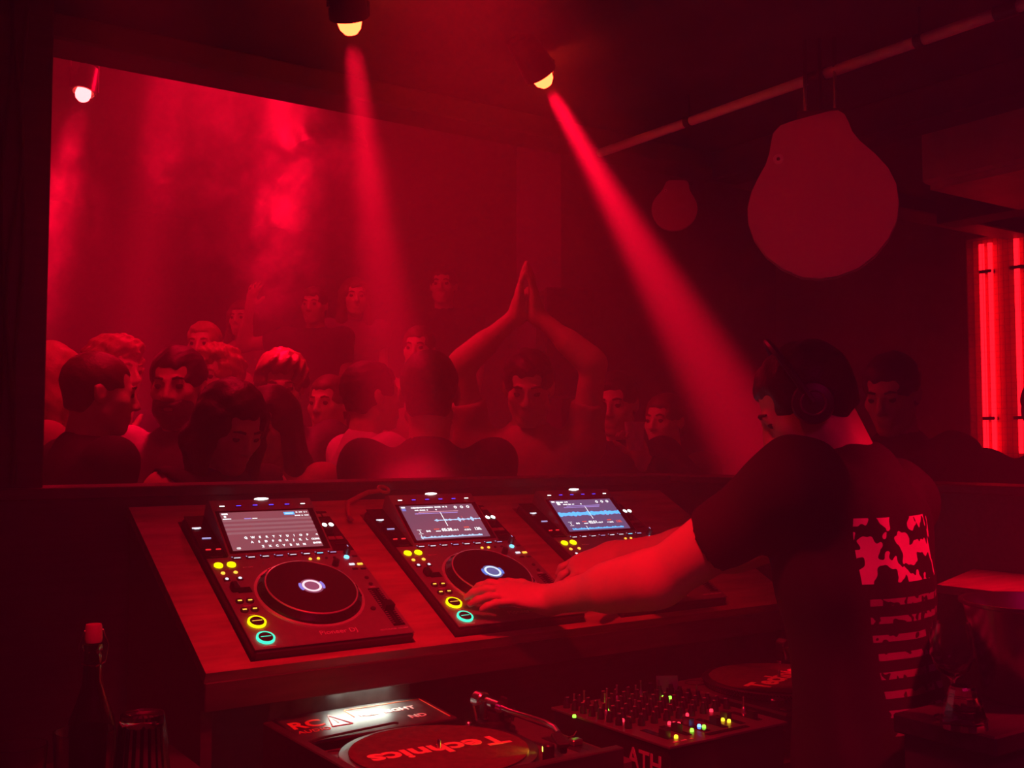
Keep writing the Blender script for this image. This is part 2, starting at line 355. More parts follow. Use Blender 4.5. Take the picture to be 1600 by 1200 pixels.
def make_player():
    t = thing('media_player', 'player', 'media player', M=BM, group='media players in the console')
    MB().cbox(0, .329, 0, .470, -.085, -.001, .006).build('body', m_body, t)
    MB().cbox(.002, .327, .002, .302, -.001, .0015, .001).build('face_plate', m_face, t)
    MB().cbox(.002, .046, .302, .468, -.001, .0015, .001).build('left_wing', m_gloss, t)
    MB().cbox(.279, .327, .302, .468, -.001, .0015, .001).build('right_wing', m_gloss, t)
    hv = [(.046, .303, 0), (.279, .303, 0), (.279, .470, 0), (.046, .470, 0), (.048, .305, .0035), (.277, .305, .0035), (.277, .462, .040), (.048, .462, .040), (.279, .470, .034), (.046, .470, .034)]
    MB().add(hv, [(0,1,5,4), (4,5,6,7), (7,6,8,9), (9,8,2,3), (1,2,8,6,5), (0,4,7,9,3)]).build('screen_housing', m_face, t)
    HM = Matrix.Translation((0, .315, .0062)) @ RX(math.degrees(math.atan(.0365/.157)))   # on the hump: x, y up the tilt
    MB().cbox(.052, .273, -.006, .118, -.001, .0012, .0008, HM).build('screen_bezel', m_gloss, t)
    scr = MB().box(.060, .258, 0, .111, .001, .002, HM).build('screen', mat('screen_0', (.01,)*3, .2), t)
    # row over the screen and the light bar
    for i, c in enumerate((L_white, L_blue, L_blue, L_blue, L_blue, L_white)):
        o = piece('top_button', P_flat(.014, .0045), 'top_button', m_rub, t, 0, 0); o.matrix_local = HM @ T(.070+.0365*i, .130, .0005)
        b = piece('top_light', P_flat(.0105, .0022, .0008, .0003), 'light', c, o, 0, 0, .002)
    MB().prism([(-.016, 0), (-.006, -.003), (.006, -.003), (.016, 0), (.006, .003), (-.006, .003)], 0, .004, T(.164, .463, .038)).build('status_bar', L_white, t)
    # left wing
    u = MB().box(.004, .024, .410, .422, .0015, .003).build('usb_slot', m_black, t)
    MB().prism([(.005,.4135),(.008,.4135),(.010,.411),(.018,.411),(.021,.4135),(.0235,.4135),(.0235,.4165),(.005,.4165)], .003, .0042).build('usb_light', L_wdim, u)
    piece('b_line', P_flat(.019, .0035), 'source_button', L_lav, t, .024, .376, .0015)
    for x in (.015, .036): piece('b_sm', P_flat(.011, .003), 'memory_button', L_red, t, x, .333, .0015)
    piece('b_rec', P_flat(.026, .005), 'slip_button', m_rub, t, .024, .306, .0015)
    # left column
    for x in (.018, .0445): piece('b_big', P_disc(.0088, .003, 24), 'loop_button', L_yel, t, x, .274, .0015)
    for x in (.019, .0445): piece('b_dot', P_disc(.0042), 'cue_select_light', L_amb, t, x, .247, .0015)
    for x in (.019, .0455):
        o = piece('b_sq', P_flat(.012, .010, .003), 'call_button', m_rub, t, x, .223, .0015); piece('b_sqd', P_disc(.0035, .001), 'light', L_wdim, o, 0, 0, .003)
    MB().cbox(.028, .056, .176, .194, .0015, .003, .0006).build('lever_plate', m_gloss, t)
    MB().cbox(.016, .031, .179, .200, .0015, .016, .003).build('direction_lever', m_black, t)
    for (x, y) in ((.021, .149), (.041, .148), (.021, .120), (.041, .120)):
        o = piece('b_rnd', P_disc(.0082, .003), 'search_button', m_black, t, x, y, .0015); piece('b_arrow', P_flat(.008, .0028, .001, .0003), 'light', L_amb, o, 0, 0, .003)
    for nm, y, c in (('cue_button', .080, L_yel), ('play_button', .031, L_teal)):
        o = MB().cyl((0, 0, 0), .0135, .005, 32, ch=.001).build(nm, m_black, t); o.location = (.0315, y, .0015)
        MB().ring((0,0,0), .0137, .0172, 0, .004, 40).build('light_ring', c, o)
        MB().cbox(-.010, .010, -.0006, .0006, .005, .0056, .0002).build('print', L_amb if nm == 'cue_button' else L_teal, o)
    # hot cue row
    for i in range(8):
        o = piece('b_cue', P_flat(.0195, .009, .0025), 'hot_cue_button', m_rub, t, .0615 + i*.0301, .2975 if 0 else .2955, .0015)
        piece('b_cuel', P_flat(.0135, .0022, .0008, .0003), 'light', (L_wdim, L_wdim, L_wdim, L_lav, L_wdim, L_wdim, L_cyan, L_lav)[i], o, .001, -.0015, .0025)
        piece('b_cued', P_disc(.0013, .0008, 8), 'letter_light', L_lav, o, -.0085, .0025, .0025)
    for i, c in enumerate((L_amb, L_amb, m_rub, m_rub)): piece('b_o', P_disc(.0032, .0025, 14), 'beat_button', c, t, .2145 + i*.0182, .2765, .0015)
    # jog wheel
    J = T(.1655, .153, .0015)
    jr = MB().lathe([(.110, 0), (.1095, .003), (.104, .004), (.1035, .0)], 72, J, cap=False).build('jog_base_ring', m_chrome, t)
    jw = MB().lathe([(.103, 0), (.102, .008), (.094, .016), (.0925, .018), (.0915, .018)], 72, J, cap=False).build('jog_wheel', m_black, t)
    dm = MB()
    for k in range(20):
        a = 2*math.pi*k/20; dm.lathe([(.0001, -.0022), (.0045, -.001), (.0052, .0006)], 10, J @ RZ(math.degrees(a)) @ T(.0985, 0, .0125) @ RY(42), cap=False)
    dm.build('finger_dimple', m_gloss, jw)['kind'] = 'stuff'
    MB().lathe([(.0922, .0165), (.0922, .0195), (.0898, .0205), (.0893, .0195)], 72, J, cap=False).build('jog_rim', m_chrome, jw)
    MB().lathe([(.0893, .0195), (.080, .0202), (.0001, .0202)], 72, J, cap=False).build('jog_platter', m_jogtop, jw)
    dsp = MB().cyl((0, 0, .0202), .0235, .0006, 48, J).build('jog_display', glow('jog_screen_0', (.4, .1, .2), .8), t)
    MB().ring((0, 0, .0208), .0150, .0195, 0, .0005, 48, J).build('display_ring', glow('jog_ring_0', (1, .75, .85), 1.3), dsp)
    for a0 in (-28, 152):
        pts = [(r*math.cos(R(a)), r*math.sin(R(a))) for r, rr in ((.0205, 0), (.0265, 1)) for a in ([a0 + k*7 for k in range(9)] if not rr else [a0 + k*7 for k in range(8, -1, -1)])]
        MB().prism(pts, .0206, .0212, J).build('display_wing', glow('jog_wing_0', (.3, .25, .9), 1.0), dsp)
    # right column
    for (x, y) in ((.298, .446), (.318, .447), (.293, .350), (.311, .350)): piece('b_key', P_flat(.016, .011, .003), 'browse_key', mat('red_lit_key', (.35, .2, .2), .4), t, x, y, .0015)
    rot = MB().lathe([(.0155, 0), (.0155, .016), (.0140, .018), (.0001, .018)], 32).build('rotary_selector', m_black, t); rot.location = (.292, .379, .0015)
    MB().ring((0, 0, 0), .0158, .0185, 0, .003, 32).build('selector_base', m_gloss, rot)
    for s in (-1, 1): MB().prism([(.0052*math.cos(R(q)) + s*.0078, .0066*math.sin(R(q))) for q in range(0, 360, 24)], .0181, .0188).build('selector_light', glow('selector_glow', (.85, 1, .95), 5), rot)
    piece('b_tag', P_flat(.026, .005), 'browse_bar', m_rub, t, .306, .327, .0015)
    k = MB().lathe([(.0075, 0), (.0068, .016), (.0001, .017)], 20).build('jog_adjust_knob', m_black, t); k.location = (.303, .290, .0015)
    MB().box(-.0006, .0006, 0, .006, .017, .0176).build('knob_line', L_lav, k)
    piece('b_cy', P_disc(.0058, .003), 'vinyl_light', L_cyan, t, .2965, .2745, .0015)
    piece('b_s2', P_flat(.012, .006), 'jog_mode_button', m_rub, t, .316, .276, .0015)
    for (x, y, c) in ((.297, .247, L_wdim), (.3155, .246, L_amb), (.297, .229, m_rub), (.3155, .228, m_rub)): piece('b_t', P_flat(.0125, .006), 'sync_button', c, t, x, y, .0015)
    kv = MB().lathe([(.0075, 0), (.0068, .013), (.0001, .014)], 20).build('vinyl_speed_knob', m_black, t); kv.location = (.260, .249, .0015)
    for (x, y) in ((.308, .194), (.307, .171)): piece('b_mt', P_disc(.0045, .003), 'tempo_button', m_rub, t, x, y, .0015)
    piece('b_mt2', P_disc(.0055, .003), 'master_tempo_button', m_rub, t, .275, .088, .0015)
    sl = MB().cbox(.293, .319, .027, .156, .0012, .0025, .0006).build('tempo_track', m_gloss, t)
    MB().box(.3045, .3075, .034, .150, .0025, .0030).build('slot', m_black, sl)
    for kx in (.2965, .3155):
        mm = MB()
        for q in range(19): mm.box(kx-.003, kx+.003, .035+q*.0063, .0356+q*.0063, .0025, .0029)
        mm.build('scale', m_print, sl)
    MB().prism([(-.0105, -.009), (.0105, -.009), (.0085, .009), (-.0085, .009)], 0, .013, T(.306, .086, .0025)).build('tempo_fader', m_black, t)
    LP = Matrix.Translation((0, 0, .0017))
    text('logo', 'Pioneer DJ', .0175, LP @ T(.176, .029), m_print, t, sx=1.02)
    text('model_print', 'MULTI PLAYER  CDJ-3000', .0055, LP @ T(.290, .0185), m_print, t)
    for (s_, x, y, z_) in (('CUE', .0315, .057, .005), ('PLAY/PAUSE', .0315, .0078, .0045), ('LOOP', .032, .259, .004), ('TEMPO', .306, .161, .0045), ('BEAT JUMP', .075, .262, .0045), ('SEARCH', .031, .134, .004), ('TRACK', .031, .1055, .004)):
        text('print', s_, z_, LP @ T(x, y), m_print, t)
    return t, scr, HM, dsp

def retint(obj, old, new):                                            # give one copy its own display colours
    for ch in obj.children_recursive:
        if ch.type == 'MESH' and ch.data.materials and ch.data.materials[0] and ch.data.materials[0].name == old:
            ch.data = ch.data.copy(); ch.data.materials[0] = new
pl, scr, HM, dsp = make_player()
PL = [pl]
for i in (1, 2): PL.append(dup(pl, BM @ T(DXS[i], 0)))
pl['label'] = 'media player nearest the camera, keyboard on its screen, pink jog display'
PL[1]['label'] = 'middle media player with the DJ\'s left hand on its jog wheel'
PL[2]['label'] = 'rightmost media player, half covered by the DJ\'s arms'
S_cols = [(.30, .085, .115), (.19, .085, .15), (.14, .10, .24)]
for i, p in enumerate(PL):
    m = mat('screen_glass_%d' % i, (.02,)*3, .14, emit=S_cols[i], es=1.0, coat=.4); m.cycles.emission_sampling = 'NONE'
    retint(p, 'screen_0', m)
    if i:
        retint(p, 'jog_screen_0', glow('jog_screen_b', (.10, .16, .45), .9)); retint(p, 'jog_ring_0', glow('jog_ring_b', (.75, .88, 1), 1.3)); retint(p, 'jog_wing_0', glow('jog_wing_b', (.08, .25, .9), 1.0))
    s = [c for c in p.children if c.name.startswith('screen') and 'bezel' not in c.name and 'housing' not in c.name][0]
    Z = HM @ Matrix.Translation((.060, 0, .0021))                     # screen frame: x 0...198 mm, y 0...111 mm
    W_ = glow('screen_white', (.95, .95, 1), 1.6); G_ = glow('screen_grey', (.55, .5, .58), .55); BL = glow('screen_blue', (.08, .45, 1), 1.6)
    PR = glow('screen_pale_blue', (.45, .68, 1), 1.3); RD = glow('screen_red', (1, .12, .10), 1.0); PK = glow('screen_pink', (1, .45, .6), .9); VI = glow('screen_violet', (.5, .35, .95), 1.0)
    def bar(name, x0, x1, y0, y1, m): return MB().box(x0, x1, y0, y1, 0, .0003, Z).build(name, m, s)
    if i == 0:
        for k, y in enumerate((.086, .0735, .061, .0485)): bar('list_row', 0, .198, y-.003, y+.003, glow('row_band', (.40, .16, .20), .9))
        bar('tab', .140, .164, .098, .106, BL); bar('tab_text', .143, .161, .1005, .103, W_)
        bar('source_icon', .003, .016, .104, .108, W_); MB().cyl((.0085, .0985, 0), .0028, .0003, 14, Z).build('source_icon', W_, s); bar('source_text', .002, .020, .0905, .0925, W_)
        bar('query', .048, .064, .089, .092, VI); bar('query_text', .066, .077, .0895, .0915, W_)
        blurred_line('clock', .168, .194, .1045, .005, Z, W_, s, 1); blurred_line('clock', .160, .195, .0945, .0045, Z, W_, s, 2)
        for row, (x0, y, ch) in enumerate(((.036, .0345, 'QWERTYUIOP<'), (.046, .0215, 'ASDFGHJKL'), (.066, .0075, 'ZXCVBNM'))):
            for k, c in enumerate(ch): text('keyboard_letter', c, .0078, Z @ T(x0 + k*.0152 + (.006 if c == '<' else 0), y, 0), W_, s, bold=.0003)
        for w_, x, y in (('CLEAR', .187, .0215), ('ENTER', .187, .0095), ('123', .013, .0055)): text('key_text', w_, .0062, Z @ T(x, y), W_, s, bold=.0002)
    else:
        bar('source_icon', .003, .013, .1035, .108, W_); bar('artwork', .002, .012, .094, .102, glow('art', (.2, .25, .8), 1.0)) if i == 1 else bar('artwork', .017, .026, .094, .106, W_)
        blurred_line('title_text', .028, (.130, .055)[i-1], .1035, .0068, Z, W_, s, 3+i)
        blurred_line('artist_text', .032, .070, .095, .0055, Z, W_, s, 7+i); MB().cyl((.092, .095, 0), .0022, .0003, 12, Z).build('dot', W_, s)
        for k in range(3): MB().ring((.148+k*.0175, .101, 0), .0022, .0042, 0, .0003, 14, Z).build('icon', W_, s)
        bar('phrase_bar', .042, .150, .0875, .0895, PK if i == 1 else VI); bar('phrase_bar', .030, .146, .0825, .0845, VI)
        bar('playhead', .0985, .1001, .040, .086, W_); bar('grid_line', .150, .1508, .050, .070, RD)
        wm_ = MB(); x = .072 if i == 1 else 0.0
        while x < .198:
            a = (.0012 + .006*abs(math.sin(x*260)*math.sin(x*97+.4))**2 * (0.45 if x < .12 else 1.1)) if i == 1 else (.0045 + .004*abs(math.sin(x*210+.5)*math.cos(x*61)))
            wm_.box(x, x+.0009, .0595-a, .0595+a, 0, .0003, Z); x += .0011
        wm_.build('waveform', PR if i == 1 else BL, s)
        ov = MB(); x = .014
        while x < .178:
            a = .003 + .0035*abs(math.sin(x*340)*math.cos(x*120+1)); ov.box(x, x+.0009, .004, .004+a, 0, .0003, Z); x += .0011
        ov.build('track_overview', PR if i == 1 else BL, s); bar('overview_marker', .0165 if i == 1 else .061, .0178 if i == 1 else .0623, .002, .016, W_)
        text('time_text', ('05:38.', '02:51.')[i-1], .0125, Z @ T(.093, .0275), W_, s, bold=.0003); text('time_text', ('00.5', '06.9')[i-1], .0075, Z @ T(.1155, .0255), W_, s)
        text('tempo_text', ('130.', '130.')[i-1], .0115, Z @ T(.176, .026), W_ if i == 1 else RD, s, bold=.0003); text('pitch_text', ('-0.05%', '+1.56%')[i-1], .007, Z @ T(.146, .0245), W_, s)
        bar('tag', .140, .154, .0315, .0345, RD); bar('tag', .058, .072, .030, .0325, RD); blurred_line('small_text', .058, .073, .0245, .005, Z, W_, s, 9)
        text('small_text', ('2', '3')[i-1], .009, Z @ T(.019, .025), W_, s); MB().box(.013, .025, .0185, .0193, 0, .0003, Z).box(.013, .025, .031, .0318, 0, .0003, Z).build('deck_frame', W_, s); blurred_line('small_text', .036, .047, .026, .008, Z, W_, s, 12)

# ================================================================ people: one continuous skin grown from a posed skeleton
def rot(ax, deg):
    c, s = math.cos(R(deg)), math.sin(R(deg))
    return np.array({'x': [[1,0,0],[0,c,-s],[0,s,c]], 'y': [[c,0,s],[0,1,0],[-s,0,c]], 'z': [[c,-s,0],[s,c,0],[0,0,1]]}[ax], float)
V3 = lambda *a: np.array(a, float)
def unit(v): return v / (np.linalg.norm(v) + 1e-12)
class Skin:
    """implicit surface: a list of rounded pieces that flow into each other"""
    def __init__(s): s.p = []; s.wob = None
    def cone(s, a, b, r1, r2, k=.02, op='u', cap=False):
        a, b = np.asarray(a, float), np.asarray(b, float)
        s.p.append(('c', (a, b, r1, r2, cap), k, op, (a+b)/2, np.linalg.norm(b-a)/2 + max(r1, r2))); return s
    def ell(s, c, r, M=None, k=.02, op='u'):
        s.p.append(('e', (np.asarray(c, float), np.asarray(r, float), np.eye(3) if M is None else M), k, op, np.asarray(c, float), max(r))); return s
    def half(s, c, n, k=.0, op='i'):                                  # keep (or cut) the side n points away from
        s.p.append(('h', (np.asarray(c, float), unit(np.asarray(n, float))), k, op, None, None)); return s
    @staticmethod
    def dist(kind, a, P):
        if kind == 'c':
            A, B, r1, r2, cap = a; d = (B - A).astype(P.dtype); A = A.astype(P.dtype); L = float(d @ d) + 1e-12; Q = P - A; t = (Q @ d) / L; tc = np.clip(t, 0, 1)
            Q -= tc[:, None]*d; q = np.sqrt(np.einsum('ij,ij->i', Q, Q)) - (r1 + tc*(r2 - r1))
            return np.maximum(q, (t - 1)*math.sqrt(L)) if cap else q
        if kind == 'e':
            c, r, M = a; ir = (1/r).astype(P.dtype); q = ((P - c.astype(P.dtype)) @ M.astype(P.dtype))*ir; k0 = np.sqrt(np.einsum('ij,ij->i', q, q)); q *= ir; k1 = np.sqrt(np.einsum('ij,ij->i', q, q)) + 1e-9
            return k0*(k0 - 1)/k1
        return (P - a[0].astype(P.dtype)) @ a[1].astype(P.dtype)
    def evaluate(s, P, bc=None, br=0.0, nb=1):
        """P: (nblock*nb, 3); bc block centres for skipping far pieces"""
        D = np.full(len(P), .5, P.dtype)
        for kind, a, k, op, c, rad in s.p:
            if bc is not None and c is not None:
                m = np.linalg.norm(bc - c, axis=1) < br + rad + k + .035
                if not m.any(): continue
                idx = np.flatnonzero(np.repeat(m, nb)) if nb > 1 else np.flatnonzero(m)
                Q = P[idx]; d0 = D[idx]
            else: idx = slice(None); Q = P; d0 = D
            d = s.dist(kind, a, Q)
            if op == 'u':
                h = np.maximum(k - np.abs(d0 - d), 0)/k if k > 0 else 0; D[idx] = np.minimum(d0, d) - h*h*k*.25
            elif op == 's':
                d = -d; h = np.maximum(k - np.abs(d0 - d), 0)/k if k > 0 else 0; D[idx] = np.maximum(d0, d) + h*h*k*.25
            else: D[idx] = np.maximum(d0, d)
        if s.wob is not None: D += s.wob(P)
        return D
    def mesh(s, h, B=6):
        cs = [(c, r) for (_, _, _, op, c, r) in s.p if c is not None and op == 'u']
        lo = np.min([c - r for c, r in cs], 0) - 2*h - .01; hi = np.max([c + r for c, r in cs], 0) + 2*h + .01
        nb = np.ceil((hi - lo)/(h*B)).astype(int); N = nb*B + 2
        bi = np.stack(np.meshgrid(*[np.arange(n) for n in nb], indexing='ij'), -1).reshape(-1, 3)
        bc = lo + (bi + .5)*B*h; br = B*h*math.sqrt(3)/2
        keep = np.abs(s.evaluate(bc)) < br*1.12 + .007; bi, bc = bi[keep], bc[keep]
        loc = np.stack(np.meshgrid(*[np.arange(B+1)]*3, indexing='ij'), -1).reshape(-1, 3)
        G = bi[:, None, :]*B + loc[None]; n1 = (B+1)**3
        D = s.evaluate((lo + G.reshape(-1, 3)*h).astype(np.float32), bc, br, n1).reshape(len(bi), B+1, B+1, B+1)
        cor = [(i, j, k) for i in (0,1) for j in (0,1) for k in (0,1)]
        cv = np.stack([D[:, i:B+i, j:B+j, k:B+k] for i, j, k in cor], -1).reshape(-1, 8)
        cell = (bi[:, None, :]*B + np.stack(np.meshgrid(*[np.arange(B)]*3, indexing='ij'), -1).reshape(1, -1, 3)).reshape(-1, 3)
        act = (cv.min(1) < 0) & (cv.max(1) >= 0); cv, cell = cv[act], cell[act]
        acc = np.zeros((len(cv), 3)); cnt = np.zeros(len(cv)); ca = np.array(cor, float)
        for i in range(8):
            for j in range(i+1, 8):
                if np.abs(ca[i]-ca[j]).sum() != 1: continue
                x = (cv[:, i] < 0) != (cv[:, j] < 0); t = np.where(x, cv[:, i]/(cv[:, i]-cv[:, j] + 1e-20), 0)
                acc += np.where(x[:, None], ca[i] + t[:, None]*(ca[j]-ca[i]), 0); cnt += x
        V = lo + (cell + acc/np.maximum(cnt, 1)[:, None])*h
        key = (cell[:, 0]*N[1] + cell[:, 1])*N[2] + cell[:, 2]; order = np.argsort(key); ks = key[order]
        def find(c):
            k = (c[:, 0]*N[1] + c[:, 1])*N[2] + c[:, 2]; p = np.clip(np.searchsorted(ks, k), 0, len(ks)-1)
            return np.where(ks[p] == k, order[p], -1)
        F = []
        for ax in range(3):
            e = [0,0,0]; e[ax] = 1; ci = cor.index(tuple(e)); x = (cv[:, 0] < 0) != (cv[:, ci] < 0)
            c = cell[x]; u = np.zeros(3, int); u[(ax+1) % 3] = 1; w = np.zeros(3, int); w[(ax+2) % 3] = 1
            q = np.stack([find(c), find(c-u), find(c-u-w), find(c-w)], 1); ok = (q >= 0).all(1); inside = cv[x][:, 0] < 0
            q[~inside] = q[~inside][:, ::-1]; F.append(q[ok])
        return V, np.concatenate(F)
def mesh_np(name, V, F, m):
    me = bpy.data.meshes.new(name); me.vertices.add(len(V)); me.vertices.foreach_set('co', V.astype(np.float32).ravel())
    me.loops.add(F.size); me.loops.foreach_set('vertex_index', F.astype(np.int32).ravel())
    me.polygons.add(len(F)); me.polygons.foreach_set('loop_start', np.arange(0, F.size, 4, dtype=np.int32)); me.polygons.foreach_set('loop_total', np.full(len(F), 4, dtype=np.int32))
    me.update(); me.validate(); me.shade_smooth(); me.materials.append(m); return me

def wobble(amp, f, seed):
    r = np.random.default_rng(seed); K = r.normal(size=(4, 3))*f; ph = r.uniform(0, 6.28, 4)
    return lambda P: np.sin(P @ K.T.astype(P.dtype) + ph.astype(P.dtype)).sum(1)*(amp/2.7)
def two_bone(S, W, l1, l2, pole):
    d = W - S; L = np.linalg.norm(d)
    if L > (l1+l2)*.995: W = S + d/L*(l1+l2)*.995; d = W - S; L = np.linalg.norm(d)
    a = (l1*l1 - l2*l2 + L*L)/(2*L); h = math.sqrt(max(0, l1*l1 - a*a)); u = d/L
    p = pole - u*(pole @ u); return S + u*a + unit(p)*h, W

def add_hand(sk, Wr, f, n, side, s=1.0, curl=25, spread=.16, thumb=1.0, rs=1.0, curls=None):
    """palm, four unequal fingers and a thumb; f finger direction, n back-of-hand normal, side the thumb side"""
    f = unit(f); n = unit(n - f*(n @ f)); sd = np.cross(f, n); sd = sd if sd @ side > 0 else -sd
    M = np.stack([sd, f, n], 1)
    sk.ell(Wr + f*.052*s, (.041*s, .058*s, .0165*s), M, k=.018)
    sk.cone(Wr - f*.01*s, Wr + f*.03*s, .025*s, .024*s, k=.02)
    for i, (o, L) in enumerate(((.030, .074), (.010, .084), (-.011, .078), (-.030, .060))):
        b = Wr + f*(.092 - abs(o - .005)*.22)*s + sd*o*s; r = (.0092, .0094, .009, .008)[i]*s*rs
        ang = 0; p = b - f*.012*s; d0 = unit(f + sd*o*spread/.03)
        for j, fr in enumerate((.46, .30, .24)):
            ang += (curls[i] if curls else curl)*(0.55, 1.0, .8)[j]
            d = d0*math.cos(R(ang)) - n*math.sin(R(ang)); q = p + d*(L*fr*s + (.012*s if j == 0 else 0))
            sk.cone(p, q, r*(1, .93, .86)[j], r*(.95, .88, .74)[j], k=.006); p = q
    b = Wr + f*.022*s + sd*.030*s; d1 = unit(f*.62 + sd*.78*thumb - n*.25); q = b + d1*.040*s; sk.cone(b, q, .0135*s, .0115*s, k=.014)
    d2 = unit(f*.86 + sd*.45*thumb - n*.35); q2 = q + d2*.030*s; sk.cone(q, q2, .0112*s, .0098*s, k=.006); sk.cone(q2, q2 + d2*.021*s, .0098*s, .0075*s, k=.006)

def person(label, x, y, rz, H=1.75, z0=0.0, h=.0077, lean=0, side=0, twist=0, head=(0, 0, 0), hair='short', hair_m=None, skin_m=None,
           shirt_m=None, sleeve=.55, arms=(None, None), beard=False, hs=1.0, extra=None, collar=0.0, legs=True, hip=(0, 0), group='people on the dance floor', hand=None, build=1.0, seed=1, eyes=True, pants_m=None, wob=.0035, crop=0.0, al=1.0, loose=.013, ar=1.0):
    """arms: for left and right a wrist target in the person's frame or None for a hanging arm, and a pole direction; the frame faces +Y, right hand is +X"""
    s = H/1.75; b = build; C = {}
    Rc = rot('z', twist) @ rot('y', side) @ rot('x', -lean)
    pel = V3(hip[0], hip[1], .93*s); wst = pel + rot('x', -lean*.35) @ V3(0, 0, .13*s); ch = wst + Rc @ V3(0, 0, .215*s)
    nb = wst + Rc @ V3(0, -.018*s, .425*s); Rh = rot('z', head[0]) @ rot('x', -head[1]) @ rot('y', head[2])
    hp = nb + Rc @ V3(0, .012*s, .045*s); hc = hp + Rh @ V3(0, .022, .098)*hs*s
    hq = lambda *a: hc + Rh @ (V3(*a)*hs*s); q = hs*s
    sh = {sg: wst + Rc @ V3(sg*.178*s*b, -.005, .365*s) for sg in (-1, 1)}
    J = {}
    for i, sg in enumerate((-1, 1)):
        a = arms[i]; S = sh[sg]
        if a is None: W = S + V3(sg*.022*s, .07*s, -.52*s); pole = V3(sg*.15, -1, 0)
        else: W = np.asarray(a[0], float); pole = np.asarray(a[1], float)
        E, W = two_bone(S, W, .285*s*al, .255*s*al, pole); J[sg] = (S, E, W)
    # --- body, one continuous skin
    k = Skin()
    def torso(k, o):
        k.ell(pel, V3(.158*b*s + o, .112*s + o, .13*s + o), k=.05); k.ell(wst, V3(.138*b*s + o, .098*s + o, .15*s + o), Rc, k=.06)
        k.ell(ch, V3(.165*b*s + o, .112*s + o, .19*s + o), Rc, k=.06); k.ell(wst + Rc @ V3(0, -.012, .325*s), V3(.165*b*s + o, .085*s + o, .075*s + o), Rc, k=.06)
        for sg in (-1, 1): k.ell(sh[sg], V3(.062, .062, .060)*s + o, k=.05)
    torso(k, 0)
    k.cone(nb - Rc @ V3(0, 0, .03*s), hq(0, -.022, -.062), .060*s, .054*q, k=.03)
    k.ell(hq(0, -.014, .030), V3(.0745, .094, .083)*q, Rh, k=.02); k.ell(hq(0, .028, -.036), V3(.0615, .064, .074)*q, Rh, k=.03)
    k.ell(hq(0, .067, -.098), V3(.027, .020, .019)*q, Rh, k=.025)
    for sg in (-1, 1):
        k.cone(hq(sg*.052, .002, -.058), hq(sg*.020, .060, -.100), .015*q, .013*q, k=.02); k.ell(hq(sg*.041, .060, -.020), V3(.021, .017, .018)*q, Rh, k=.02)
        if h < .012:
            k.ell(hq(sg*.031, .094, .004), V3(.016, .0115, .0105)*q, Rh, k=.012, op='s'); k.ell(hq(sg*.031, .0765, .003), V3(.0125,)*3*q if 0 else V3(.0128, .0128, .0128)*q, k=.002)
        k.ell(hq(sg*.0765, -.010, -.006), V3(.0085, .019, .031)*q, Rh @ rot('z', sg*18) @ rot('x', 12), k=.006); k.ell(hq(sg*.086, -.002, -.002), V3(.006, .010, .017)*q, Rh, k=.005, op='s')
    k.cone(hq(-.034, .081, .020), hq(.034, .081, .020), .0095*q, .0095*q, k=.012)
    k.cone(hq(0, .088, .014), hq(0, .107, -.030), .0075*q, .0118*q, k=.010); k.ell(hq(-.011, .097, -.034), V3(.009, .011, .008)*q, Rh, k=.005); k.ell(hq(.011, .097, -.034), V3(.009, .011, .008)*q, Rh, k=.005)
    if h < .012:
        k.cone(hq(-.020, .086, -.063), hq(.020, .086, -.063), .0072*q, .0072*q, k=.006); k.cone(hq(-.016, .085, -.075), hq(.016, .085, -.075), .0078*q, .0078*q, k=.006)
        k.cone(hq(-.024, .097, -.0688), hq(.024, .097, -.0688), .0030*q, .0030*q, k=.005, op='s')
    for i, sg in enumerate((-1, 1)):
        S, E, W = J[sg]; k.cone(S, E, .051*s*b*ar, .041*s*ar, k=.03); k.cone(E, W, .042*s*ar, .0265*s*(1+ar)/2, k=.02); k.cone(E + (W-E)*.12, E + (W-E)*.42, .0425*s*ar, .037*s*ar, k=.03)
        hd = (hand or {}).get(sg, {}); f = hd.get('f', W - E); n = hd.get('n', np.cross(unit(W - E), V3(sg, 0, 0)) + V3(sg*.3, 0, .2)); sd = hd.get('side', V3(-sg, .6, .2))
        add_hand(k, W, np.asarray(f, float), np.asarray(n, float), np.asarray(sd, float), s*hd.get('s', 1.0), hd.get('curl', 22), hd.get('spread', .16), hd.get('thumb', 1.0), curls=hd.get('curls'))
    for sg in (-1, 1):
        hpz = pel + V3(sg*.088*s, 0, -.03*s); kn = V3(sg*.10*s + hip[0]*.6, .025*s + hip[1]*.5, .50*s); an = V3(sg*.105*s, -.02*s, .085*s); J['leg', sg] = (hpz, kn, an)
        k.cone(hpz, kn, .083*s*b, .056*s, k=.04); k.cone(kn, an, .056*s, .037*s, k=.03); k.cone(V3(sg*.108*s, -.045*s, .042), V3(sg*.118*s, .145*s, .033), .040*s, .032, k=.03)
    sm = skin_m or mat('skin_medium', (.56, .36, .29), .5)
    V, F = k.mesh(h); Mw = Matrix.Translation((x, y, z0)) @ RZ(rz)
    low = V[:, 2].min(); V[:, 2] -= low                               # stand on the ground
    root = link('person', mesh_np('person', V, F, sm)); root.matrix_world = Mw; tag(root, label, 'person', group)
    def part(name, sk, m, hh):
        V, F = sk.mesh(hh); V[:, 2] -= low; return link(name, mesh_np(name, V, F, m), root)
    # --- clothing
    o = loose; t = Skin(); torso(t, o)
    for sg in (-1, 1):
        S, E, W = J[sg]
        if sleeve <= 0: continue
        if sleeve <= 1: t.cone(S, S + (E-S)*sleeve, .064*s*b + (o-.013), .060*s + (o-.013)*.8, k=.035, cap=True)
        else: t.cone(S, E, .064*s*b, .054*s, k=.035); t.cone(E, E + (W-E)*.93, .055*s, .040*s, k=.03, cap=True)
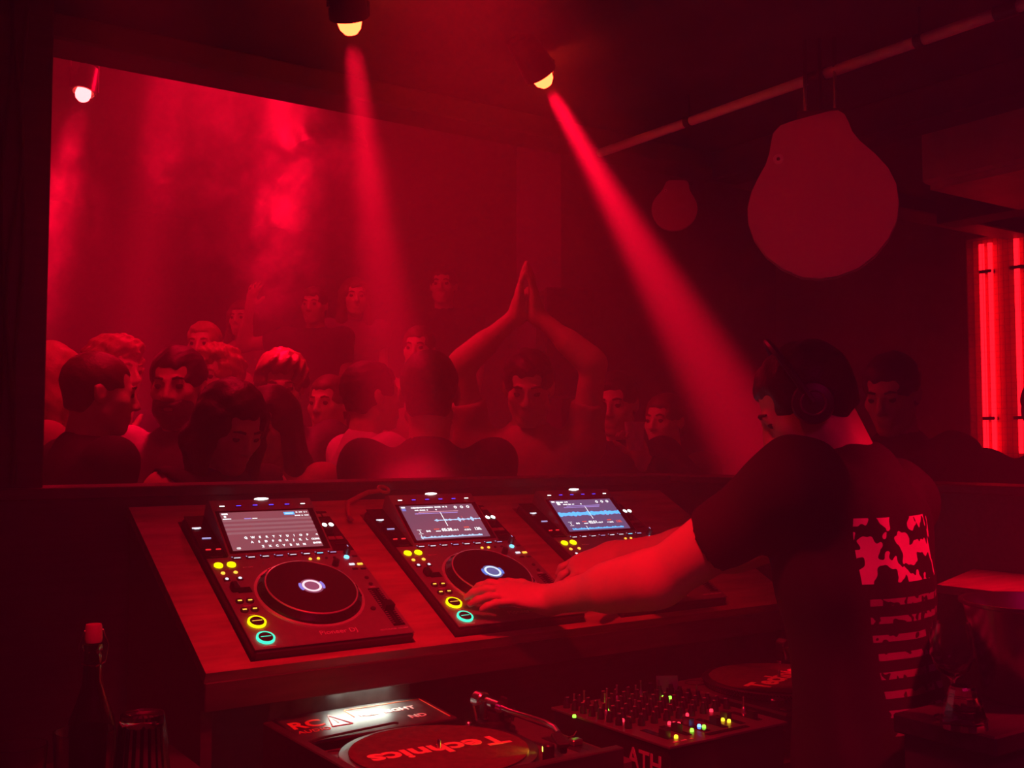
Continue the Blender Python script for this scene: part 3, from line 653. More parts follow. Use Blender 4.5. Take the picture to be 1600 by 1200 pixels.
    t.cone(nb + Rc @ V3(0, -.004, -.065*s), nb + Rc @ V3(0, 0, -.040*s), .088*s, .084*s, k=.03)
    if collar: t.cone(nb, nb + Rc @ V3(0, .02, collar), .074*s, .070*s, k=.02)
    t.cone(nb + Rc @ V3(0, .022*s, .042*s + collar*.5), hq(0, .02, .0), (.064 if not collar else .060)*s, .080*s, k=.008, op='s')
    t.half(pel + V3(0, 0, -.06*s + crop), V3(0, 0, -1))
    if sleeve <= 0:
        for sg in (-1, 1): t.cone(J[sg][0] + V3(sg*.03, 0, -.02), J[sg][0] + V3(sg*.08, 0, -.25), .075*s, .06*s, k=.02, op='s')
    t.wob = wobble(wob, 26, seed)
    part('shirt', t, shirt_m, max(h*1.5, .007))
    tr = Skin(); tr.ell(pel + V3(0, 0, -.01), V3(.166*b*s, .120*s, .13*s), k=.05)
    for sg in (-1, 1):
        a_, kn, an = J['leg', sg]; tr.cone(a_, kn, .096*s*b, .074*s, k=.05); tr.cone(kn, an + V3(0, 0, -.02), .074*s, .064*s, k=.04, cap=True)
    tr.half(pel + V3(0, 0, .10*s), V3(0, 0, 1)); tr.wob = wobble(.004, 20, seed+5)
    part('trousers', tr, pants_m or mat('dark_denim', (.03, .03, .045), .8), .016)
    for sg in (-1, 1):
        e = Skin(); e.cone(V3(sg*.106*s, -.048*s, .045), V3(sg*.118*s, .150*s, .037), .046*s, .040, k=.02); e.cone(V3(sg*.106*s, -.03*s, .05), V3(sg*.105*s, -.03*s, .12), .045*s, .045*s, k=.03); e.half(V3(0, 0, low), V3(0, 0, -1))
        part('shoe', e, mat('black_leather', (.02, .02, .02), .4), .012)
    # --- hair
    hm = hair_m or mat('hair_dark', (.035, .022, .018), .45, bump=.5, nscale=160)
    if hair != 'none':
        r = Skin(); g = {'crop': .004, 'short': .0085, 'curly': .022, 'long': .016, 'bob': .016, 'quiff': .014}[hair]
        r.ell(hq(0, -.017, .034), V3(.0755 + g, .0955 + g, .083 + g)*q, Rh, k=.02)
        if hair in ('short', 'crop', 'quiff', 'curly'): r.ell(hq(0, -.052, -.030), V3(.062, .045, .055)*q, Rh, k=.02)
        if hair == 'quiff': r.ell(hq(0, .052, .098), V3(.058, .050, .026)*q, Rh, k=.03)
        if hair == 'curly': r.ell(hq(0, .045, .088), V3(.066, .055, .036)*q, Rh, k=.03)
        r.ell(hq(0, .104, -.018), V3(.066, .060, .086)*q, Rh, k=.010, op='s')
        for sg in (-1, 1): r.ell(hq(sg*.046, .086, .050), V3(.024, .030, .030)*q, Rh, k=.012, op='s')
        for sg in (-1, 1): r.ell(hq(sg*.085, .022, -.030), V3(.030, .040, .034)*q, Rh, k=.010, op='s')
        r.half(hq(0, 0, -.078 if hair in ('short', 'curly', 'crop', 'quiff') else -.30), Rh @ V3(0, -.25, -1))
        if hair in ('long', 'bob'):
            L = .17 if hair == 'bob' else .33
            for a in range(-3, 4):
                th = R(a*38); d = V3(math.sin(th)*.074, -.012 - math.cos(th)*.068, 0); p0 = hq(d[0], d[1], .03); p1 = p0 + Rh @ V3(d[0]*.25, d[1]*.2 - .005, -L*.55)*q; p2 = p1 + V3(0, -.006, -L*.6)*q
                r.cone(p0, p1, .030*q, .028*q, k=.03); r.cone(p1, p2, .028*q, .016*q, k=.03)
        am, fq = {'curly': (.0075, 95), 'crop': (.0012, 120), 'long': (.003, 70), 'bob': (.003, 70)}.get(hair, (.003, 90)); r.wob = wobble(am, fq, seed + 9)
        part('hair', r, hm, max(h*.9, .006))
    if beard:
        r = Skin(); r.ell(hq(0, .040, -.066), V3(.062, .066, .062)*q, Rh, k=.02); r.ell(hq(0, .064, -.104), V3(.034, .030, .030)*q, Rh, k=.02)
        r.ell(hq(0, .075, .010), V3(.058, .075, .058)*q, Rh, k=.012, op='s'); r.ell(hq(0, .105, -.068), V3(.020, .020, .008)*q, Rh, k=.006, op='s'); r.half(hq(0, .0, 0), Rh @ V3(0, -1, 0)); r.wob = wobble(.002, 120, seed)
        part('beard', r, hm, max(h*.9, .006))
    if eyes and h < .012:
        for sg in (-1, 1):
            e = MB().lathe([(.0001, .0125), (.0045, .0119), (.0078, .0100), (.0104, .0070), (.0118, .003)], 14, None, cap=False)
            Q = Matrix([list(r_) for r_ in Rh]).to_4x4(); p_ = hq(sg*.031, .0772, .003)
            e2 = MB(); e2.add(e.v, e.f, Matrix.Translation((p_[0], p_[1], p_[2]-low)) @ Q @ RX(-90) @ Matrix.Scale(1.02*q, 4)); e2.build('eye', mat('eye_dark', (.06, .04, .04), .15), root)
            bq = [hq(sg*.014, .0915, .0235), hq(sg*.030, .0915, .0285), hq(sg*.047, .080, .0235)]
            MB().tube([(p[0], p[1], p[2]-low) for p in bq], [.0035*q, .0042*q, .0022*q], 8).build('eyebrow', hm, root)
    return root, dict(hc=hc, sh=sh, J=J, low=low, M=Mw, Rh=Rh, nb=nb)

# ================================================================ who is there
def to_local(x, y, rz, P): return (RZ(-rz) @ Vector((P[0]-x, P[1]-y, P[2])))[:]
def dir_local(rz, P): return (RZ(-rz) @ Vector(P))[:]
C_blk = mat('black_cotton', (.018, .017, .02), .85); C_dark = mat('charcoal_cotton', (.06, .055, .06), .85); C_grey = mat('grey_cotton', (.22, .2, .21), .85)
C_lite = mat('pale_cotton', (.62, .58, .58), .85); C_mid = mat('rust_cotton', (.40, .22, .2), .85); C_navy = mat('navy_cotton', (.05, .05, .12), .85)
S_lt = mat('skin_light', (.68, .46, .38), .5); S_md = mat('skin_medium', (.56, .36, .29), .5); S_dk = mat('skin_brown', (.30, .17, .13), .5)
H_fair = mat('hair_fair', (.46, .30, .16), .4, bump=.5, nscale=160); H_br = mat('hair_brown', (.13, .07, .045), .42, bump=.5, nscale=160); H_dk = mat('hair_dark', (.035, .022, .018), .45, bump=.5, nscale=160)
AWAY = -34.6
def crowd(label, X, Y, H, phi, **k): return person(label, X, Y, AWAY + phi, H=H, **k)
G = V3
# --- the DJ
DX, DY, DZ = 1.632, 1.235, 16
lw = to_local(DX, DY, DZ, (1.325, 1.795, 1.182)); rw = to_local(DX, DY, DZ, (1.545, 1.878, 1.250))
bn = dir_local(DZ, (0, -.46, .888))
m_dj = mat('dj_black_tee', (.016, .015, .018), .85)
def tee_print():
    nt = m_dj.node_tree; b = nt.nodes['Principled BSDF']; N = nt.nodes.new; L = nt.links.new
    tc = N('ShaderNodeTexCoord'); sp = N('ShaderNodeSeparateXYZ'); L(tc.outputs['Object'], sp.inputs[0])
    def math_(op, a, c, d=None):
        n = N('ShaderNodeMath'); n.operation = op
        for i, q in enumerate((a, c, d)):
            if q is None: continue
            if isinstance(q, (int, float)): n.inputs[i].default_value = q
            else: L(q, n.inputs[i])
        return n.outputs[0]
    def between(v, a, c): return math_('MULTIPLY', math_('GREATER_THAN', v, a), math_('LESS_THAN', v, c))
    x, y, z = sp.outputs
    back = math_('LESS_THAN', y, -.02)
    nz = N('ShaderNodeTexNoise'); nz.inputs['Scale'].default_value = 36; nz.inputs['Detail'].default_value = 1.0; L(tc.outputs['Object'], nz.inputs['Vector'])
    big = math_('MULTIPLY', math_('MULTIPLY', between(x, -.13, .10), between(z, 1.265, 1.375)), math_('GREATER_THAN', nz.outputs[0], .50))
    n2 = N('ShaderNodeTexNoise'); n2.inputs['Scale'].default_value = 70; n2.inputs['Detail'].default_value = 0; L(tc.outputs['Object'], n2.inputs['Vector'])
    lines = math_('MULTIPLY', math_('MULTIPLY', between(x, -.12, .095), between(z, 1.02, 1.25)), math_('MULTIPLY', math_('GREATER_THAN', math_('SINE', math_('MULTIPLY', z, 210), 0), .35), math_('GREATER_THAN', n2.outputs[0], .42)))
    f = math_('MULTIPLY', back, math_('ADD', math_('MULTIPLY', big, 1.0), math_('MULTIPLY', lines, .35)))
    mx = N('ShaderNodeMix'); mx.data_type = 'RGBA'; L(f, mx.inputs[0]); mx.inputs[6].default_value = (.016, .015, .018, 1); mx.inputs[7].default_value = (.75, .7, .7, 1); L(mx.outputs[2], b.inputs['Base Color'])
tee_print()
dj, DJ = person('DJ in a black printed t-shirt reaching over the players, headphones on', DX, DY, DZ, H=1.74, h=.0046, build=1.1, loose=.018, lean=9, side=6.5, twist=-4, head=(27, 33, 0), hs=.93, hair='short', hair_m=H_dk, skin_m=S_lt,
    shirt_m=m_dj, sleeve=.60, al=1.15, ar=1.22, group='DJ', arms=((lw, dir_local(DZ, (-.2, -.2, -1))), (rw, dir_local(DZ, (.4, -.2, -1)))),
    hand={-1: dict(f=dir_local(DZ, (-.19, .085, .046)), n=bn, side=dir_local(DZ, (.2, 1, .4)), curls=(24, 22, 20, 18), spread=.22),
          1: dict(f=dir_local(DZ, (-.13, .02, -.035)), n=dir_local(DZ, (-.2, -.42, .888)), side=dir_local(DZ, (-.2, -1, -.4)), curls=(20, 34, 40, 44), spread=.24)}, seed=3, wob=.004)
# headphones on the DJ's head
hpn = thing('headphones', 'black over-ear headphones on the DJ\'s head', 'headphones', M=DJ['M'] @ Matrix.Translation((0, 0, -DJ['low'])))
Qh = Matrix.Translation(tuple(DJ['hc'])) @ Matrix([list(r_) for r_ in DJ['Rh']]).to_4x4()
qs = .93*1.74/1.75
for sg in (-1, 1):
    c = MB().lathe([(.022, 0), (.037, .002), (.039, .012), (.036, .020), (.018, .024), (.0001, .0245)], 28, Qh @ T(sg*.091*qs, -.006, -.006) @ RY(sg*90)).build('ear_cup', m_blackm, hpn)
    MB().lathe([(.020, .0243), (.022, .0255), (.024, .0243)], 28, Qh @ T(sg*.091*qs, -.006, -.006) @ RY(sg*90), cap=False).build('ear_cup_ring', mat('violet_ring', (.35, .2, .4), .3, metal=.8), c)
arc = [tuple(Qh @ Vector((.114*qs*math.cos(R(a)), -.006, -.006 + .156*qs*math.sin(R(a))))) for a in range(0, 181, 12)]
MB().tube(arc, .0075, 8).build('headband', m_blackm, hpn)
# --- the crowd
crowd('man seen from behind in a black t-shirt, cropped hair, at far left', .774, 3.313, 1.78, -48, hair='crop', hair_m=H_br, skin_m=S_lt, shirt_m=C_blk, sleeve=.6, head=(-14, 6, 0), seed=11)
crowd('fair-haired person partly hidden behind the cropped man at far left', .76, 3.87, 1.84, 112, hair='bob', hair_m=H_fair, skin_m=S_lt, shirt_m=C_mid, sleeve=.5, seed=12, h=.0075)
crowd('person with fair wavy hair raising a hand to the face', 1.085, 4.31, 1.91, -115, hair='curly', hair_m=H_fair, skin_m=S_lt, shirt_m=C_navy, sleeve=1.5, arms=(None, ((.10, .13, 1.53), (.2, -.3, -1))), seed=13, h=.0075)
crowd('dark-haired bearded man facing the booth in a charcoal shirt', 1.195, 3.82, 1.83, 172, hair='short', hair_m=H_dk, skin_m=S_md, shirt_m=C_dark, sleeve=1.5, beard=True, hs=1.1, build=1.02, head=(8, 6, 0), seed=14)
crowd('fair short-haired head in the back row at left, brightly lit', 1.78, 5.30, 1.74, 178, z0=.38, hair='short', hair_m=H_fair, skin_m=S_lt, shirt_m=C_mid, seed=15, h=.009)
crowd('woman with dark bobbed hair and bare shoulders close to the parapet', 1.026, 2.91, 1.69, -125, hair='bob', hair_m=H_dk, skin_m=S_lt, shirt_m=C_blk, sleeve=0, head=(-8, 28, 0), seed=16)
crowd('fair tousled head behind the dark curly one', 1.55, 4.425, 1.91, 160, hair='curly', hair_m=H_fair, skin_m=S_lt, shirt_m=C_grey, seed=17, h=.0075)
crowd('man with dark curly hair looking towards the booth', 1.635, 3.95, 1.86, -170, hair='curly', hair_m=H_br, skin_m=S_md, shirt_m=C_dark, head=(0, 10, 0), seed=18)
crowd('person with long dark hair standing near the parapet, left of centre', 1.339, 3.29, 1.69, 178, hair='long', hair_m=H_dk, skin_m=S_md, shirt_m=C_mid, sleeve=.5, head=(-12, 14, 0), seed=19, build=.9)
crowd('person in a pale shirt with a lit face, facing the booth', 1.975, 4.235, 1.80, 160, hair='short', hair_m=H_br, skin_m=S_lt, shirt_m=C_lite, seed=20, h=.0075)
crowd('person in a pale shirt turned away, left of the man seen from behind', 1.758, 3.452, 1.80, -60, hair='short', hair_m=H_dk, skin_m=S_md, shirt_m=C_lite, sleeve=.6, seed=21)
crowd('broad man seen from behind in a black t-shirt at the centre of the parapet', 1.70, 2.925, 1.77, 4, hair='crop', hair_m=H_dk, skin_m=S_md, shirt_m=C_blk, sleeve=.6, build=1.12, hs=1.14, seed=22, eyes=False)
crowd('man clapping with both arms raised over his head', 2.176, 3.05, 1.84, 176, hair='short', hair_m=H_dk, skin_m=S_md, shirt_m=C_mid, sleeve=.55, head=(0, 20, 0), build=1.0, al=.97, seed=23,
    arms=(((-.028, .08, 1.945), (-1, .25, .1)), ((.036, .08, 1.945), (1, .25, .1))),
    hand={-1: dict(f=(.10, .12, 1), n=(-1, .1, .1), side=(0, -1, .2), curl=8), 1: dict(f=(-.10, .12, 1), n=(1, .1, .1), side=(0, -1, .2), curl=8)})
cm, CM = crowd('man with a dark jacket and lit face holding up a cup', 2.74, 3.24, 1.79, 150, hair='short', hair_m=H_dk, skin_m=S_lt, shirt_m=C_blk, sleeve=1.5, head=(8, 8, 0), seed=24,
    arms=((to_local(2.74, 3.24, 115.4, (2.63, 2.97, 1.44)), (-1, -.2, -.6)), None), hand={-1: dict(f=(.1, .45, .9), n=(-.3, -.9, .4), side=(1, .2, .1), curl=42)})
wr = CM['M'] @ (Vector(CM['J'][-1][2]) + Vector((.0, .075, .085 - CM['low'])))
cp = thing('plastic_cup', 'pale plastic cup in the hand of the man in the dark jacket', 'cup', (wr.x, wr.y, wr.z - .045))
MB().lathe([(.0001, .002), (.026, 0), (.028, .004), (.036, .10), (.0365, .103), (.0345, .103), (.0265, .006), (.0001, .005)], 32, None, cap=False).build('cup_wall', mat('pale_plastic', (.7, .62, .62), .35), cp)
MB().lathe([(.0001, .078), (.0330, .078)], 32, None, cap=False).build('drink', mat('dark_drink', (.15, .05, .04), .1), cp)
crowd('dim person by the violet wall, right of the man with the cup', 3.156, 3.412, 1.72, 140, hair='short', hair_m=H_br, skin_m=S_lt, shirt_m=C_dark, seed=25, h=.008)
crowd('shadowed person in dark clothes behind the DJ', 2.95, 2.12, 1.80, 130, hair='short', hair_m=H_dk, skin_m=S_md, shirt_m=C_blk, sleeve=1.5, head=(10, 18, 0), seed=26, h=.008)
crowd('person cut off by the right edge, in front of the neon niche', 3.277, 1.80, 1.73, -20, hair='short', hair_m=H_dk, skin_m=S_md, shirt_m=C_blk, sleeve=1.5, build=1.1, seed=27, h=.008, eyes=False)
crowd('small face far back at left, in front of the back wall', 2.367, 6.347, 1.58, 170, z0=.8, hair='long', hair_m=H_br, skin_m=S_lt, shirt_m=C_mid, seed=28, h=.011)
crowd('woman with long hair dancing on the back riser', 3.017, 6.13, 1.75, -165, z0=.8, hair='long', hair_m=H_br, skin_m=S_lt, shirt_m=C_grey, sleeve=.4, seed=29, h=.010, build=.9)
crowd('dancer on the back riser raising one arm', 2.592, 5.78, 1.62, 170, z0=.8, hair='short', hair_m=H_dk, skin_m=S_md, shirt_m=C_dark, seed=30, h=.010, arms=(None, ((.36, .10, 1.50), (1, 0, -1))))
crowd('face highest on the back riser, right of the beam', 3.579, 5.975, 1.86, 175, z0=.8, hair='short', hair_m=H_dk, skin_m=S_lt, shirt_m=C_blk, seed=31, h=.010)
crowd('dim face behind the man seen from behind', 2.687, 4.72, 1.72, 170, z0=.38, hair='short', hair_m=H_br, skin_m=S_lt, shirt_m=C_mid, seed=32, h=.010)
# the two steps of the back riser
o = MB().cbox(.3, 4.6, 4.62+.0, 5.62, 0, .38, .01).build('riser_step', m_floor); tag(o, 'low step of the riser at the back of the dance floor', 'riser')
o = MB().cbox(.3, 4.6, 5.62, 8.38, 0, .80, .01).build('stage_riser', m_floor); tag(o, 'high riser at the back of the dance floor', 'riser')

# ================================================================ turntable bench in front of the console
bench = thing('turntable_bench', 'low black bench carrying the turntables and the mixer', 'bench', (1.3, 1.6, 0))
BI = Matrix.Translation((-1.3, -1.6, 0))
MB().prism([(.60, 1.30), (1.42, 1.30), (1.42, 1.44), (2.2, 1.44), (2.2, 1.846), (.60, 1.846)], .855, .885, BI).build('top', m_wood_dark, bench)
for (x, y) in ((.64, 1.34), (1.38, 1.34), (2.16, 1.48), (.66, 1.81), (2.16, 1.81)): MB().cbox(x-.03, x+.03, y-.03, y+.03, 0, .855, .003, BI).build('leg', m_wood_dark, bench)
MB().cbox(.735, 1.17, 1.372, 1.392, .885, 1.004, .002, BI).build('front_rail', m_wood_dark, bench)
MB().cbox(.735, .753, 1.392, 1.845, .885, 1.008, .002, BI).build('side_rail', m_wood_dark, bench)

m_deck = mat('turntable_deck', (.12, .11, .115), .42, noise=.12, nscale=120)
m_alu = mat('brushed_aluminium', (.62, .60, .61), .28, metal=1); m_armm = mat('tonearm_metal', (.75, .72, .73), .2, metal=1)
m_slip = mat('felt_slipmat', (.13, .055, .05), .95, noise=.3, nscale=60, bump=.4); m_slipt = mat('slipmat_lettering', (.98, .80, .45), .8)
def make_turntable(label, M):
    t = thing('turntable', label, 'turntable', M=M, group='turntables')       # origin: deck's front-left corner on the bench
    MB().cbox(0, .453, 0, .345, .018, .060, .006).build('base', m_black, t)
    MB().cbox(.001, .452, .001, .344, .060, .087, .004).build('deck', m_deck, t)
    for (x, y) in ((.05, .05), (.40, .05), (.05, .30), (.40, .30)): MB().lathe([(.026, 0), (.030, .006), (.024, .018)], 20, T(x, y, 0)).build('foot', m_black, t)
    c = T(.178, .178, .087)
    p = MB().lathe([(.150, 0), (.158, .002), (.1595, .004), (.1605, .0042), (.1615, .009), (.1630, .0092), (.1640, .014), (.1660, .0145), (.1660, .0165), (.160, .0175), (.155, .0175), (.0001, .0175)], 96, c, cap=False).build('platter', m_alu, t)
    dm = MB()
    for row, (rr, z, n, sz) in enumerate(((.1600, .0025, 120, .0016), (.1612, .0066, 132, .0015), (.1638, .0115, 150, .0015), (.1662, .0155, 160, .0011))):
        for k in range(n): dm.box(-.0006, .0012, -sz, sz, -sz*.8, sz*.8, c @ RZ(360*k/n) @ T(rr - .0004, 0, z))
    dm.build('strobe_dots', mat('dark_gap', (.03, .03, .03), .6), p)['kind'] = 'stuff'
    MB().lathe([(.0036, .0175), (.0036, .033), (.0022, .0355), (.0001, .036)], 16, c).build('spindle', m_alu, t)
    # tonearm: base, gimbal, counterweight, S-shaped tube, headshell
    pv = T(.350, .272, .087)
    MB().lathe([(.040, 0), (.040, .010), (.032, .012), (.032, .022), (.020, .024), (.020, .040)], 36, pv).build('tonearm_base', m_blackm, t)
    MB().cbox(-.026, -.020, -.010, .010, .030, .062, .002, pv).cbox(.020, .026, -.010, .010, .030, .062, .002, pv).cbox(-.026, .026, -.010, .010, .026, .032, .002, pv).build('gimbal', m_blackm, t)
    MB().lathe([(.011, -.02), (.011, .02)], 24, pv @ T(0, 0, .050) @ RX(90)).build('bearing', m_armm, t)
    MB().lathe([(.014, 0), (.0165, .003), (.0165, .024), (.012, .028)], 28, pv @ T(0, .030, .050) @ RX(-90)).build('counterweight', m_armm, t)
    path = [(0, -.01, .050), (-.001, -.06, .049), (.006, -.11, .048), (.012, -.145, .046), (.010, -.172, .044), (-.002, -.200, .042)]
    MB().tube(path, .0055, 14, pv).build('tonearm_tube', m_armm, t)
    MB().cbox(-.011, .009, -.050, 0, -.004, .004, .002, pv @ T(-.004, -.198, .040) @ RZ(-22) @ RX(6)).tube([(.010, -.03, .002), (.020, -.034, .006), (.026, -.030, .012)], .0013, 6, pv @ T(-.004, -.198, .040) @ RZ(-22)).build('headshell', m_blackm, t)
    MB().cbox(-.006, .006, -.045, -.018, -.020, -.004, .002, pv @ T(-.004, -.198, .040) @ RZ(-22)).build('cartridge', m_black, t)
    MB().tube([(.02, -.03, .024), (.026, -.03, .044), (.012, -.05, .044)], .003, 8, pv).build('arm_rest', m_blackm, t)
    MB().tube([(-.03, .01, .024), (-.036, .012, .052), (-.034, -.012, .060)], .003, 8, pv).build('lift_lever', m_armm, t)
    MB().lathe([(.0, .0), (.007, .0), (.007, .020), (.0055, .022)], 16, pv @ T(-.042, .02, 0)).build('anti_skate_knob', m_armm, t)
    s = MB().cbox(.398, .440, .040, .190, .087, .0885, .0006).build('pitch_plate', m_blackm, t)
    MB().box(.417, .421, .048, .182, .0885, .0888).build('slot', m_black, s); MB().cbox(.408, .430, .108, .124, .0885, .100, .002).build('pitch_fader', m_alu, s)
    l = MB().lathe([(.010, 0), (.010, .030), (.008, .032), (.0001, .032)], 20, T(.318, .060, .087)).build('target_lamp', m_blackm, t)
    MB().cbox(-.0105, -.0085, -.004, .004, .020, .028, .0008, T(.318, .060, .087) @ RZ(-35)).build('lamp_window', glow('target_glow', (1, .85, .1), 3), l)
    MB().cyl((.040, .060, .087), .014, .014, 24, ch=.002).build('power_dial', m_alu, t)
    for x in (.030, .075): MB().cbox(x-.018, x+.018, .012, .034, .087, .092, .002).build('start_button' if x < .05 else 'speed_button', m_blackm, t)
    MB().lathe([(.022, 0), (.0215, -.006), (.0001, -.006)], 28, T(.050, .305, .0885), cap=False).ring((.050, .305, .0870), .022, .0235, 0, .0012, 28).build('adapter_recess', m_black, t)
    blurred_line('print', .285, .315, .018, .006, T(0, 0, .0871), m_print, t, 4)
    return t
tt1 = make_turntable('turntable nearest the camera with a red lettered slipmat', T(.760, 1.397, .8855))
tt2 = dup(tt1, T(1.655, 1.452, .8855), 'far turntable mostly hidden behind the DJ')
def slipmat(label, M, rz):
    o = MB().lathe([(.0046, .0), (.150, .0), (.1505, .001), (.150, .002), (.0046, .002)], 96, None, cap=False).build('slipmat', m_slip); o.matrix_world = M @ RZ(rz); tag(o, label, 'slipmat', 'slipmats')
    me = text_mesh('Technics', .070, ext=.0003, bold=.0022); me.transform(T(0, 0, .0022)); me.materials.append(m_slipt); link('lettering', me, o)
    return o
slipmat('red felt slipmat with big upside-down lettering on the near turntable', T(.760+.178, 1.397+.178, .885+.087+.0184), 180-4)
slipmat('red felt slipmat on the far turntable beside the DJ', T(1.655+.178, 1.452+.178, .885+.087+.0184), 20)
# the target lamp's warm light on the near platter's rim
spot_light('target_light', (.760+.308, 1.397+.067, .885+.087+.026), (.760+.27, 1.397+.10, .985), .10, 80, (1, .75, .05), .6, .004, tt1)

# printed unit behind the turntable, lit white from under the console
un = thing('effects_unit', 'black panel unit with red lettering and warning triangle behind the turntable', 'panel', (.93, 1.82, .8855))
UM = Matrix.Translation((.93, 1.747, .988)) @ RX(4.5)                 # panel frame: x right, y away
MB().cbox(-.155, .155, -.073+.078, .085, 0, .095, .004).build('body', m_black, un)
UI = Matrix.Translation((-.93, -1.82, -.885)) @ UM
MB().cbox(-.155, .150, 0, .145, -.006, .0, .0015, UI).build('printed_panel', mat('satin_black_panel', (.07, .07, .07), .38, noise=.5, nscale=40), un)
MB().cbox(-.165, .130, .146, .152, -.006, .030, .002, UI).build('rear_flap', mat('dusty_black', (.09, .085, .085), .6, noise=.8, nscale=30), un)
m_or = mat('orange_print', (.9, .25, .12), .6); m_wp = mat('white_print', (.85, .83, .8), .6)
text('lettering', 'RC', .050, UI @ T(-.117, .085, .0004), m_or, un, bold=.0012); text('lettering', 'AUDIO', .020, UI @ T(-.117, .050, .0004), m_or, un)
tri = MB()
for a, b_ in (((-.080, .055), (-.040, .055)), ((-.040, .055), (-.062, .115)), ((-.062, .115), (-.080, .055))): tri.tube([(a[0], a[1], .0003), (b_[0], b_[1], .0003)], .0012, 6, UI)
tri.build('warning_triangle', m_wp, un)
MB().box(-.062, -.060, .070, .095, 0, .0006, UI).build('warning_mark', m_wp, un)
fr = MB()
for a, b_ in (((-.022, .128), (.140, .128)), ((.140, .128), (.140, .01)), ((-.022, .128), (-.022, .085))): fr.tube([(a[0], a[1], .0003), (b_[0], b_[1], .0003)], .0013, 6, UI)
fr.build('orange_frame', m_or, un)
text('lettering', 'RED LIGHT', .024, UI @ T(.048, .088, .0004), m_wp, un, bold=.0006); text('lettering', 'ND', .024, UI @ T(.088, .040, .0004), m_wp, un, bold=.0006)
o = MB().tube([(.955, 1.748, .995), (.948, 1.752, .996), (.80, 1.744, .993), (.775, 1.742, .990)], .0022, 8).build('thin_cable', m_cable); tag(o, 'thin black cable lying along the lettered panel edge', 'cable')
lp = thing('work_light', 'small white work light under the console lip', 'lamp', (.95, 1.9, 1.0470))
MB().cbox(-.07, .07, -.010, .010, -.006, .001, .002).build('housing', m_alu, lp)
MB().cbox(-.065, .065, -.008, .008, -.0085, -.006, .0008).build('diffuser', glow('work_white', (.92, 1, .86), 5), lp)
wl = bpy.data.lights.new('white_glow', 'AREA'); wl.energy = .42; wl.spread = R(110); wl.color = (.93, 1, .86); wl.shape = 'RECTANGLE'; wl.size = .13; wl.size_y = .02
o = bpy.data.objects.new('white_glow', wl); COL.objects.link(o); o.parent = lp; o.location = (0, -.006, -.010); o.rotation_euler = (R(-20), 0, 0)

# ---------------------------------------------------------------- mixer
mx = thing('mixer', 'black many-knobbed DJ mixer with coloured indicator lights', 'mixer', (1.245, 1.345, .8855))
MB().cbox(0, .28, 0, .320, .012, .110, .003).build('case', m_black, mx); MB().cbox(-.004, .284, -.004, .324, .110, .115, .001).build('face_plate', mat('mixer_face', (.11, .10, .105), .35), mx)
for (x, y) in ((.03, .03), (.25, .03), (.03, .29), (.25, .29)): MB().cyl((x, y, 0), .014, .012, 14).build('foot', m_cable, mx)
knob = MB().lathe([(.0068, 0), (.0066, .010), (.0045, .013), (.0040, .019), (.0001, .0195)], 14).mesh('knob', m_black); kcap = MB().box(-.0006, .0006, -.0010, .0045, .0190, .0200).mesh('knob_line', mat('knob_mark', (.8, .76, .76), .5))
stalk = MB().lathe([(.0045, 0), (.0035, .008), (.0018, .010), (.0016, .026), (.0024, .028), (.0001, .029)], 10).mesh('stalk', mat('stalk_metal', (.7, .66, .68), .3, metal=.9))
for i in range(9):
    for j in range(8):
        x, y = .018 + i*.0305, .125 + j*.0255
        if i in (2, 6) and j > 5: continue
        o = link('knob', knob, mx); o.location = (x, y, .115); o.rotation_euler = (0, 0, R((i*53 + j*37) % 240 - 120))
        link('knob_line', kcap, o)
for k, (x, y) in enumerate(((.020, .30), (.052, .31), (.070, .27), (.10, .30), (.135, .312), (.165, .29), (.20, .315), (.235, .30), (.04, .23), (.085, .20), (.265, .10), (.262, .22))):
    o = link('toggle', stalk, mx); o.location = (x + .004, y - .012, .115)
for i in range(6):
    x = .030 + i*.044; f = MB().cbox(x-.007, x+.007, .030, .100, .115, .1162, .0005).build('fader_slot', m_gloss, mx)
    MB().prism([(-.006, -.009), (.006, -.009), (.005, .009), (-.005, .009)], 0, .012, T(x, .045 + (i*17 % 40)*.001, .1162)).build('fader_cap', m_black, f)
MB().cbox(.10, .20, .008, .020, .115, .1162, .0004).build('crossfader_slot', m_gloss, mx)
L_grn = glow('led_green', (.25, 1, .05), 3.0); L_bl2 = glow('led_bright_blue', (.1, .25, 1), 5.0); L_y2 = glow('led_warm_yellow', (1, .65, .02), 3.0); L_r2 = glow('led_bright_red', (1, .02, .05), 3.0)
led = lambda: MB().lathe([(.0034, 0), (.0034, .0035), (.0024, .0052), (.0001, .0056)], 10)
for (x, y, m) in ((1.216, 1.471, L_grn), (1.144, 1.472, L_grn), (1.194, 1.404, L_r2), (1.246, 1.346, L_r2), (1.251, 1.340, L_r2), (1.256, 1.334, L_r2), (1.246, 1.293, L_grn), (1.274, 1.305, L_bl2), (1.278, 1.298, L_grn),
               (1.332, 1.325, L_y2), (1.336, 1.312, L_y2), (1.338, 1.300, L_y2), (1.190, 1.301, L_y2), (1.198, 1.279, L_y2), (1.365, 1.490, L_grn), (1.372, 1.480, L_grn), (1.365, 1.368, L_r2), (1.29, 1.42, L_r2), (1.31, 1.37, L_r2)):
    piece('mixer_led', led, 'indicator_light', m, mx, x*1.075 - 1.245, y*1.075 - 1.345, .115)
text('lettering', 'ATH', .046, Matrix.Translation((-.0006, .018, .074)) @ RZ(-90) @ RX(90), mat('side_print', (.55, .45, .46), .6), mx, align='RIGHT', sx=.95, bold=.0008)
MB().box(-.0010, -.0004, .018, .036, .022, .050).build('side_label', mat('side_print', (.55, .45, .46), .6), mx)
